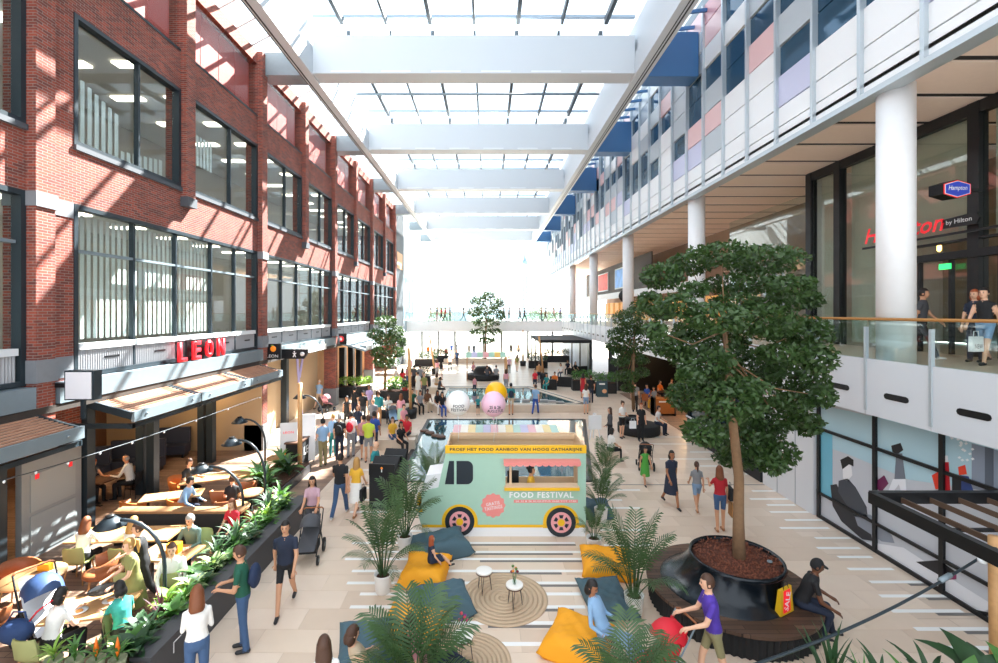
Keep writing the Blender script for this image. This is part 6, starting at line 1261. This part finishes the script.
# crowd on the left walkway: x, y of the feet, facing, label, top, bottom, pose, sex, type, sleeve, hair, hair colour, skin, height
CR_ = [
 (323, 466, 215, 'person in a blue patterned shirt and khaki trousers at the black counter', 'skyblue', 'khaki', 'stand2', 'm', 'T', 'short', 'cap', 'black', 0, 1.8),
 (333, 456, 190, 'person in a pale blue top and teal leggings beside the counter', 'skyblue', 'teal', 'stand', 'f', 'T', 'short', 'short', 'blonde', 0, 1.7),
 (339.5, 460, 185, 'person in black with a large black backpack in the queue', 'black', 'navy', 'stand', 'm', 'T', 'short', 'short', 'grey', 0, 1.8),
 (351, 457, 180, 'person in a white tee with a red backpack in the queue', 'white', 'grey', 'stand2', 'm', 'T', 'short', 'short', 'black', 1, 1.82),
 (358, 443, 10, 'person in a denim blouse and jeans facing the camera in the queue', 'navy', 'denim', 'stand2', 'f', 'T', 'short', 'long', 'auburn', 0, 1.7),
 (347, 430, 0, 'person in a black sleeveless top behind the queue', 'black', 'black', 'stand', 'f', 'T', 'none', 'long', 'black', 1, 1.68),
 (354.5, 421, 160, 'person in a black tee with a dark cap behind the queue', 'black', 'navy', 'stand2', 'm', 'T', 'short', 'cap', 'black', 0, 1.84),
 (363, 424, 20, 'person in a black shirt and black cap left of the teal hoodie', 'black', 'dkgrey', 'stand', 'm', 'T', 'short', 'cap', 'black', 1, 1.74),
 (369.5, 416, -20, 'person in a lilac tee behind the crowd by the planter', 'lilac', 'grey', 'stand', 'm', 'T', 'short', 'short', 'black', 2, 1.74),
 (364, 459, 200, 'person in a pink tee in the crowd before the black totems', 'rose', 'navy', 'stand', 'm', 'S', 'short', 'short', 'black', 1, 1.74),
 (368.5, 462, 185, 'person in a lime yellow tee before the black totems', 'lime', 'grey', 'stand2', 'm', 'S', 'short', 'short', 'brown', 1, 1.8),
 (374, 456, 178, 'person in a royal blue tee right of the lime yellow one', 'blue', 'navy', 'stand', 'm', 'S', 'short', 'short', 'black', 2, 1.8),
 (373, 436, 20, 'person in a grey tee in the middle of the crowd', 'grey', 'dkgrey', 'stand2', 'm', 'T', 'short', 'bald', 'grey', 0, 1.76),
 (378.5, 426, 185, 'person in a teal hoodie and tan trousers seen from behind', 'teal', 'tan', 'stand', 'm', 'T', 'long', 'short', 'brown', 0, 1.78),
 (401, 428, 200, 'person in a pink cardigan over a pale dress', 'pink', 'mint', 'stand2', 'f', 'K', 'long', 'long', 'auburn', 0, 1.72),
 (405, 402, 190, 'person in a black top and crimson trousers near the potted pole', 'black', 'crimson', 'stand', 'f', 'T', 'short', 'short', 'brown', 0, 1.7),
 (402.5, 391, 185, 'person in a red top and grey trousers in the left crowd', 'crimson', 'grey', 'stand', 'f', 'T', 'short', 'long', 'black', 1, 1.68),
 (418, 396, 178, 'person in a white dress near the far planter', 'white', 'white', 'stand2', 'f', 'D', 'short', 'bun', 'black', 0, 1.68),
 (420, 389, 175, 'person in a grey tee behind the person in the white dress', 'grey', 'dkgrey', 'stand', 'm', 'T', 'short', 'short', 'brown', 0, 1.8),
 (414, 388, 160, 'person in a dark shirt left of the grey tee', 'dkgrey', 'black', 'stand', 'm', 'T', 'short', 'short', 'black', 1, 1.74),
 (437, 378, 160, 'person in a pale pink top at the far corner of the pool', 'pink', 'grey', 'stand', 'f', 'T', 'short', 'long', 'brown', 0, 1.66),
 (441, 380, 150, 'person in black and white at the far corner of the pool', 'black', 'white', 'stand2', 'f', 'S', 'short', 'long', 'black', 1, 1.66),
 (450, 371, 0, 'person in a white and grey shirt walking on the far white floor', 'white', 'black', 'walk', 'm', 'T', 'short', 'short', 'brown', 0, 1.74),
 (457, 366, 0, 'person in a blue shirt walking on the far white floor', 'denim', 'navy', 'walk2', 'm', 'T', 'short', 'short', 'brown', 1, 1.82),
 (446, 361, 20, 'person in a red top on the far white floor', 'crimson', 'grey', 'stand', 'f', 'T', 'short', 'long', 'black', 1, 1.66),
 (451.5, 356, 0, 'person in a blue top on the far white floor', 'blue', 'dkgrey', 'walk', 'm', 'T', 'short', 'short', 'black', 0, 1.76),
 (456, 355, 180, 'person in navy at the very back of the white floor', 'navy', 'navy', 'walk2', 'm', 'T', 'short', 'short', 'black', 0, 1.8),
 (469, 357, 180, 'grey clad person left of the far tree trunk', 'grey', 'grey', 'stand', 'm', 'T', 'long', 'short', 'brown', 0, 1.76),
 (474, 357, 180, 'navy clad person beside the far tree trunk', 'navy', 'denim', 'stand2', 'm', 'T', 'short', 'short', 'brown', 0, 1.76),
 (441, 356, 90, 'person in a beige coat at the far left planters', 'beige', 'brown', 'stand', 'f', 'T', 'long', 'long', 'brown', 0, 1.66),
 (434, 356, 90, 'person in a bright yellow top at the far left planters', 'yellow', 'dkgrey', 'stand', 'f', 'T', 'short', 'short', 'black', 0, 1.66),
 (428, 358, 30, 'person in an orange top at the far left planters', 'orange', 'dkgrey', 'stand', 'm', 'T', 'short', 'short', 'black', 1, 1.7),
 (410, 376, 40, 'person in a mauve shirt by the left tree', 'mauve', 'dkgrey', 'stand', 'm', 'T', 'short', 'short', 'grey', 0, 1.7),
 (396, 389, 60, 'person in a white shirt beside the left tree trunk', 'white', 'beige', 'stand2', 'f', 'T', 'short', 'short', 'brown', 0, 1.66),
 (408, 388, 10, 'person in a rose top behind the red one', 'rose', 'denim', 'stand', 'f', 'T', 'short', 'bob', 'brown', 0, 1.66),
 (424, 399, 30, 'person in an olive shirt between the pole and the pool', 'olive', 'dkgrey', 'stand', 'm', 'T', 'short', 'short', 'brown', 0, 1.74),
 (319, 409, 170, 'person in a sky blue polo pushing a pink pram past the cream wall', 'skyblue', 'beige', 'walk', 'm', 'S', 'short', 'bald', 'grey', 0, 1.82),
 (304, 409, 160, 'person in a white top and shorts before the cream wall', 'white', 'white', 'walk2', 'f', 'S', 'none', 'short', 'brown', 0, 1.7),
 # right and centre
 (474.5, 396, 150, 'person in a pink top at the left edge of the raised pool', 'pink', 'navy', 'stand', 'f', 'S', 'short', 'short', 'black', 1, 1.4),
 (478, 415, 0, 'small person in a teal top behind the white balloon', 'teal', 'navy', 'stand', 'm', 'S', 'short', 'short', 'brown', 0, 1.1),
 (511, 415, 180, 'person in a teal tee with a dark backpack at the pool edge', 'teal', 'beige', 'stand', 'm', 'S', 'short', 'short', 'black', 1, 1.8),
 (506, 392, 180, 'person in a pink top beside the pool behind the yellow balloon', 'pink', 'grey', 'stand', 'f', 'T', 'short', 'long', 'brown', 0, 1.66),
 (535.5, 414, 160, 'person in blue overalls walking along the pool edge', 'skyblue', 'blue', 'walk', 'm', 'T', 'short', 'short', 'brown', 0, 1.72),
 (535, 392, 0, 'person in a red pink top on the far side of the raised pool', 'crimson', 'navy', 'stand2', 'f', 'S', 'short', 'long', 'brown', 0, 1.66),
 (509, 374, 180, 'person in a mauve shirt walking away on the far floor', 'mauve', 'dkgrey', 'walk', 'm', 'T', 'short', 'short', 'brown', 0, 1.74),
 (517, 372, 170, 'person in a yellow brown top walking on the far floor', 'olive', 'beige', 'walk2', 'f', 'S', 'short', 'long', 'brown', 1, 1.7),
 (511, 356, 0, 'person in a dark coat near the far pole', 'dkgrey', 'black', 'stand', 'm', 'T', 'long', 'short', 'black', 0, 1.76),
 (518.5, 357, 0, 'person in a beige top near the far pole', 'beige', 'dkgrey', 'stand', 'f', 'T', 'short', 'long', 'brown', 0, 1.7),
 (539, 383, 190, 'person with a tan jacket beside the leaning pole', 'tan', 'navy', 'stand2', 'm', 'T', 'long', 'short', 'brown', 0, 1.72),
 (586, 414, 175, 'person in a white tee and denim shorts by the raised pool corner', 'white', 'ltdenim', 'stand', 'f', 'S', 'short', 'long', 'brown', 0, 1.7),
 (591, 403, 180, 'person in a black shirt beside the black planters', 'black', 'navy', 'stand2', 'm', 'T', 'short', 'short', 'brown', 1, 1.78),
 (583, 398, 150, 'person with a red dress by the corner planter', 'red', 'red', 'stand', 'f', 'D', 'none', 'long', 'black', 1, 1.66),
 (610, 446, -90, 'person in a black waistcoat pointing to the left', 'dkgrey', 'black', 'stand2', 'f', 'T', 'long', 'long', 'brown', 0, 1.68),
 (622, 438, 20, 'person in a white tee and black shorts looking at a phone', 'white', 'black', 'phone', 'f', 'S', 'short', 'bun', 'brown', 0, 1.72),
 (641, 441, 0, 'person in black carrying a white bag', 'black', 'black', 'stand', 'f', 'T', 'short', 'pony', 'red', 0, 1.72),
 (635, 412, 160, 'person in grey and black standing by the slim tree', 'grey', 'black', 'stand', 'm', 'T', 'short', 'short', 'black', 0, 1.78),
]
for i, r in enumerate(CR_):
    q = G(r[0], r[1]); person(q, r[2], r[3], *r[4:8], bt=r[8], sl=r[9], hair=r[10], hcol=r[11], skin=r[12], h=r[13], g='visitors in the hall')
q = G(339.5, 460); bag((q.x+.02, q.y-.2), CC['black'], 'large black backpack on the person in the black tee in the queue', 185, 'pack', 1.25)
q = G(351, 457); bag((q.x, q.y-.2), CC['crimson'], 'red backpack on the person in the white tee', 180, 'pack', 1.28)
q = G(511, 415); bag((q.x, q.y-.2), CC['navy'], 'dark backpack on the person at the pool edge', 180, 'pack', 1.25)
q = G(641, 441); bag((q.x-.4, q.y-.05), white, 'white bag of the person in black', 0, z=.6)
# seated people
ST = [(388, 419, 20, 'person in a white and blue tee sitting in the crowd beside the stroller', 'white', 'navy', 'm', 'short', 0), (392, 447, 30, 'person in a yellow top sitting by the pool corner', 'yellow', 'denim', 'f', 'long', 0), (400, 453, 40, 'person in black sitting beside the yellow top', 'black', 'black', 'f', 'bob', 1), (408, 444, -20, 'person in a red jacket sitting by the pool corner', 'crimson', 'navy', 'm', 'short', 2),
 (403, 431, 40, 'person in a pink top sitting by the potted pole', 'pink', 'crimson', 'f', 'bun', 0), (412, 411, 30, 'person in dark green sitting on the pool edge beside the pole', 'green', 'black', 'm', 'short', 1), (420, 413, 20, 'person in grey sitting on the pool edge', 'grey', 'black', 'f', 'long', 1), (427, 411, 30, 'person in brown sitting on the pool edge', 'brown', 'beige', 'm', 'short', 3), (437, 413, 30, 'person in a black vest and white trousers sitting on the pool edge', 'black', 'white', 'f', 'long', 2), (442, 415, 20, 'small person in black and blue sitting on the pool edge', 'black', 'blue', 'f', 'long', 1), (436, 391, 120, 'person in beige sitting at the far end of the left pool edge', 'beige', 'tan', 'f', 'long', 0), (439, 396, 110, 'person in dark clothes sitting at the far end of the left pool edge', 'dkgrey', 'black', 'm', 'short', 2),
 (547, 391, -30, 'person in a teal dress sitting on the low sofa', 'teal', 'teal', 'f', 'long', 1), (555, 389, -20, 'person in orange sitting on the sofa by the raised pool', 'orange', 'tan', 'm', 'short', 1), (561, 378, -30, 'person in white sitting under the dark pergola', 'white', 'navy', 'f', 'bob', 0), (568, 374, -30, 'person in dark blue sitting under the dark pergola', 'navy', 'black', 'm', 'short', 0), (575, 376, 20, 'person in black sitting at the right under the dark pergola', 'black', 'black', 'f', 'long', 0),
 (648, 405, -60, 'person in a blue tee sitting at the cafe', 'blue', 'navy', 'm', 'short', 1), (655, 408, -60, 'person in a yellow skirt sitting at the cafe', 'grey', 'yellow', 'f', 'bob', 1), (659, 400, 30, 'person in an orange top sitting at the cafe', 'orange', 'black', 'm', 'short', 1), (683, 403, 30, 'person in a green top sitting at the cafe behind the counter', 'grass', 'black', 'f', 'bob', 1), (671, 398, 10, 'person in grey sitting at the back of the cafe', 'grey', 'black', 'm', 'short', 0),
 (610, 462, 110, 'person in white leaning back among the palms right of the truck', 'white', 'black', 'f', 'bob', 1), (657, 433, 40, 'small person sitting on the edge of the low round black seat', 'white', 'navy', 'f', 'short', 0), (473, 376, 30, 'person in pink sitting on the round island seat', 'pink', 'navy', 'f', 'bob', 0), (487, 381, 170, 'person in dark clothes sitting before the island seat', 'dkgrey', 'navy', 'm', 'short', 0), (496, 381, 170, 'person in grey sitting at the right of the island seat', 'grey', 'dkgrey', 'm', 'short', 0)]
for x, y, fc, lb, a, b, sx, hr, sk in ST:
    q = G(x, y); person(q, fc, lb, a, b, 'sit', sx, 'T', 'short', hr, 'black' if sk else 'brown', sk, 1.7, g='seated visitors')
for k, (x, y, w) in enumerate(((396, 449, 1.7), (408, 444, .8), (403, 431, .8), (388, 418, .9), (416, 412, 1.5), (427, 411, .7), (437.5, 393, 1.2), (610, 461, .7))):
    q = G(x, y); boxo('seat_block', (q.x-w/2, q.y-.18, 0), (q.x+w/2, q.y+.25, .44), sbeige if k not in (3, 8) else blk2, None, L='plain low seat block under the seated visitors, %s in the row' % ORD[k], C='bench', g='low seat blocks')
for k, (x, c1, c2, sx) in enumerate(((431, 'cream', 'beige', 'f'), (437, 'navy', 'crimson', 'm'), (441.5, 'crimson', 'black', 'f'), (445, 'crimson', 'navy', 'm'), (450, 'grey', 'dkgrey', 'm'), (463.5, 'white', 'navy', 'f'), (504, 'grey', 'brown', 'f'), (509, 'dkgrey', 'black', 'm'), (520, 'grey', 'navy', 'm'), (524.5, 'navy', 'navy', 'm'), (541.5, 'tan', 'grey', 'm'), (545.5, 'dkgrey', 'brown', 'm'), (554, 'pink', 'beige', 'f'), (560, 'purple', 'grey', 'm'))):
    Y = 58.9 + .3*(k % 3); person(((x-CX)*Y/F, Y, ZF-.05), 90 if k % 2 else -80, 'person in %s on the far footbridge, %s from the left' % (c1, ORD[k]), c1, c2, ('walk', 'stand', 'walk2')[k % 3], sx, 'T', 'short', 'short' if sx == 'm' else 'long', 'brown', k % 2, 1.74, g='people on the far footbridge')

q = G(327, 411); stroller((q.x, q.y, 0), 160, CC['pink'], CC['rose'], 'pink pram in front of the person in the sky blue polo')
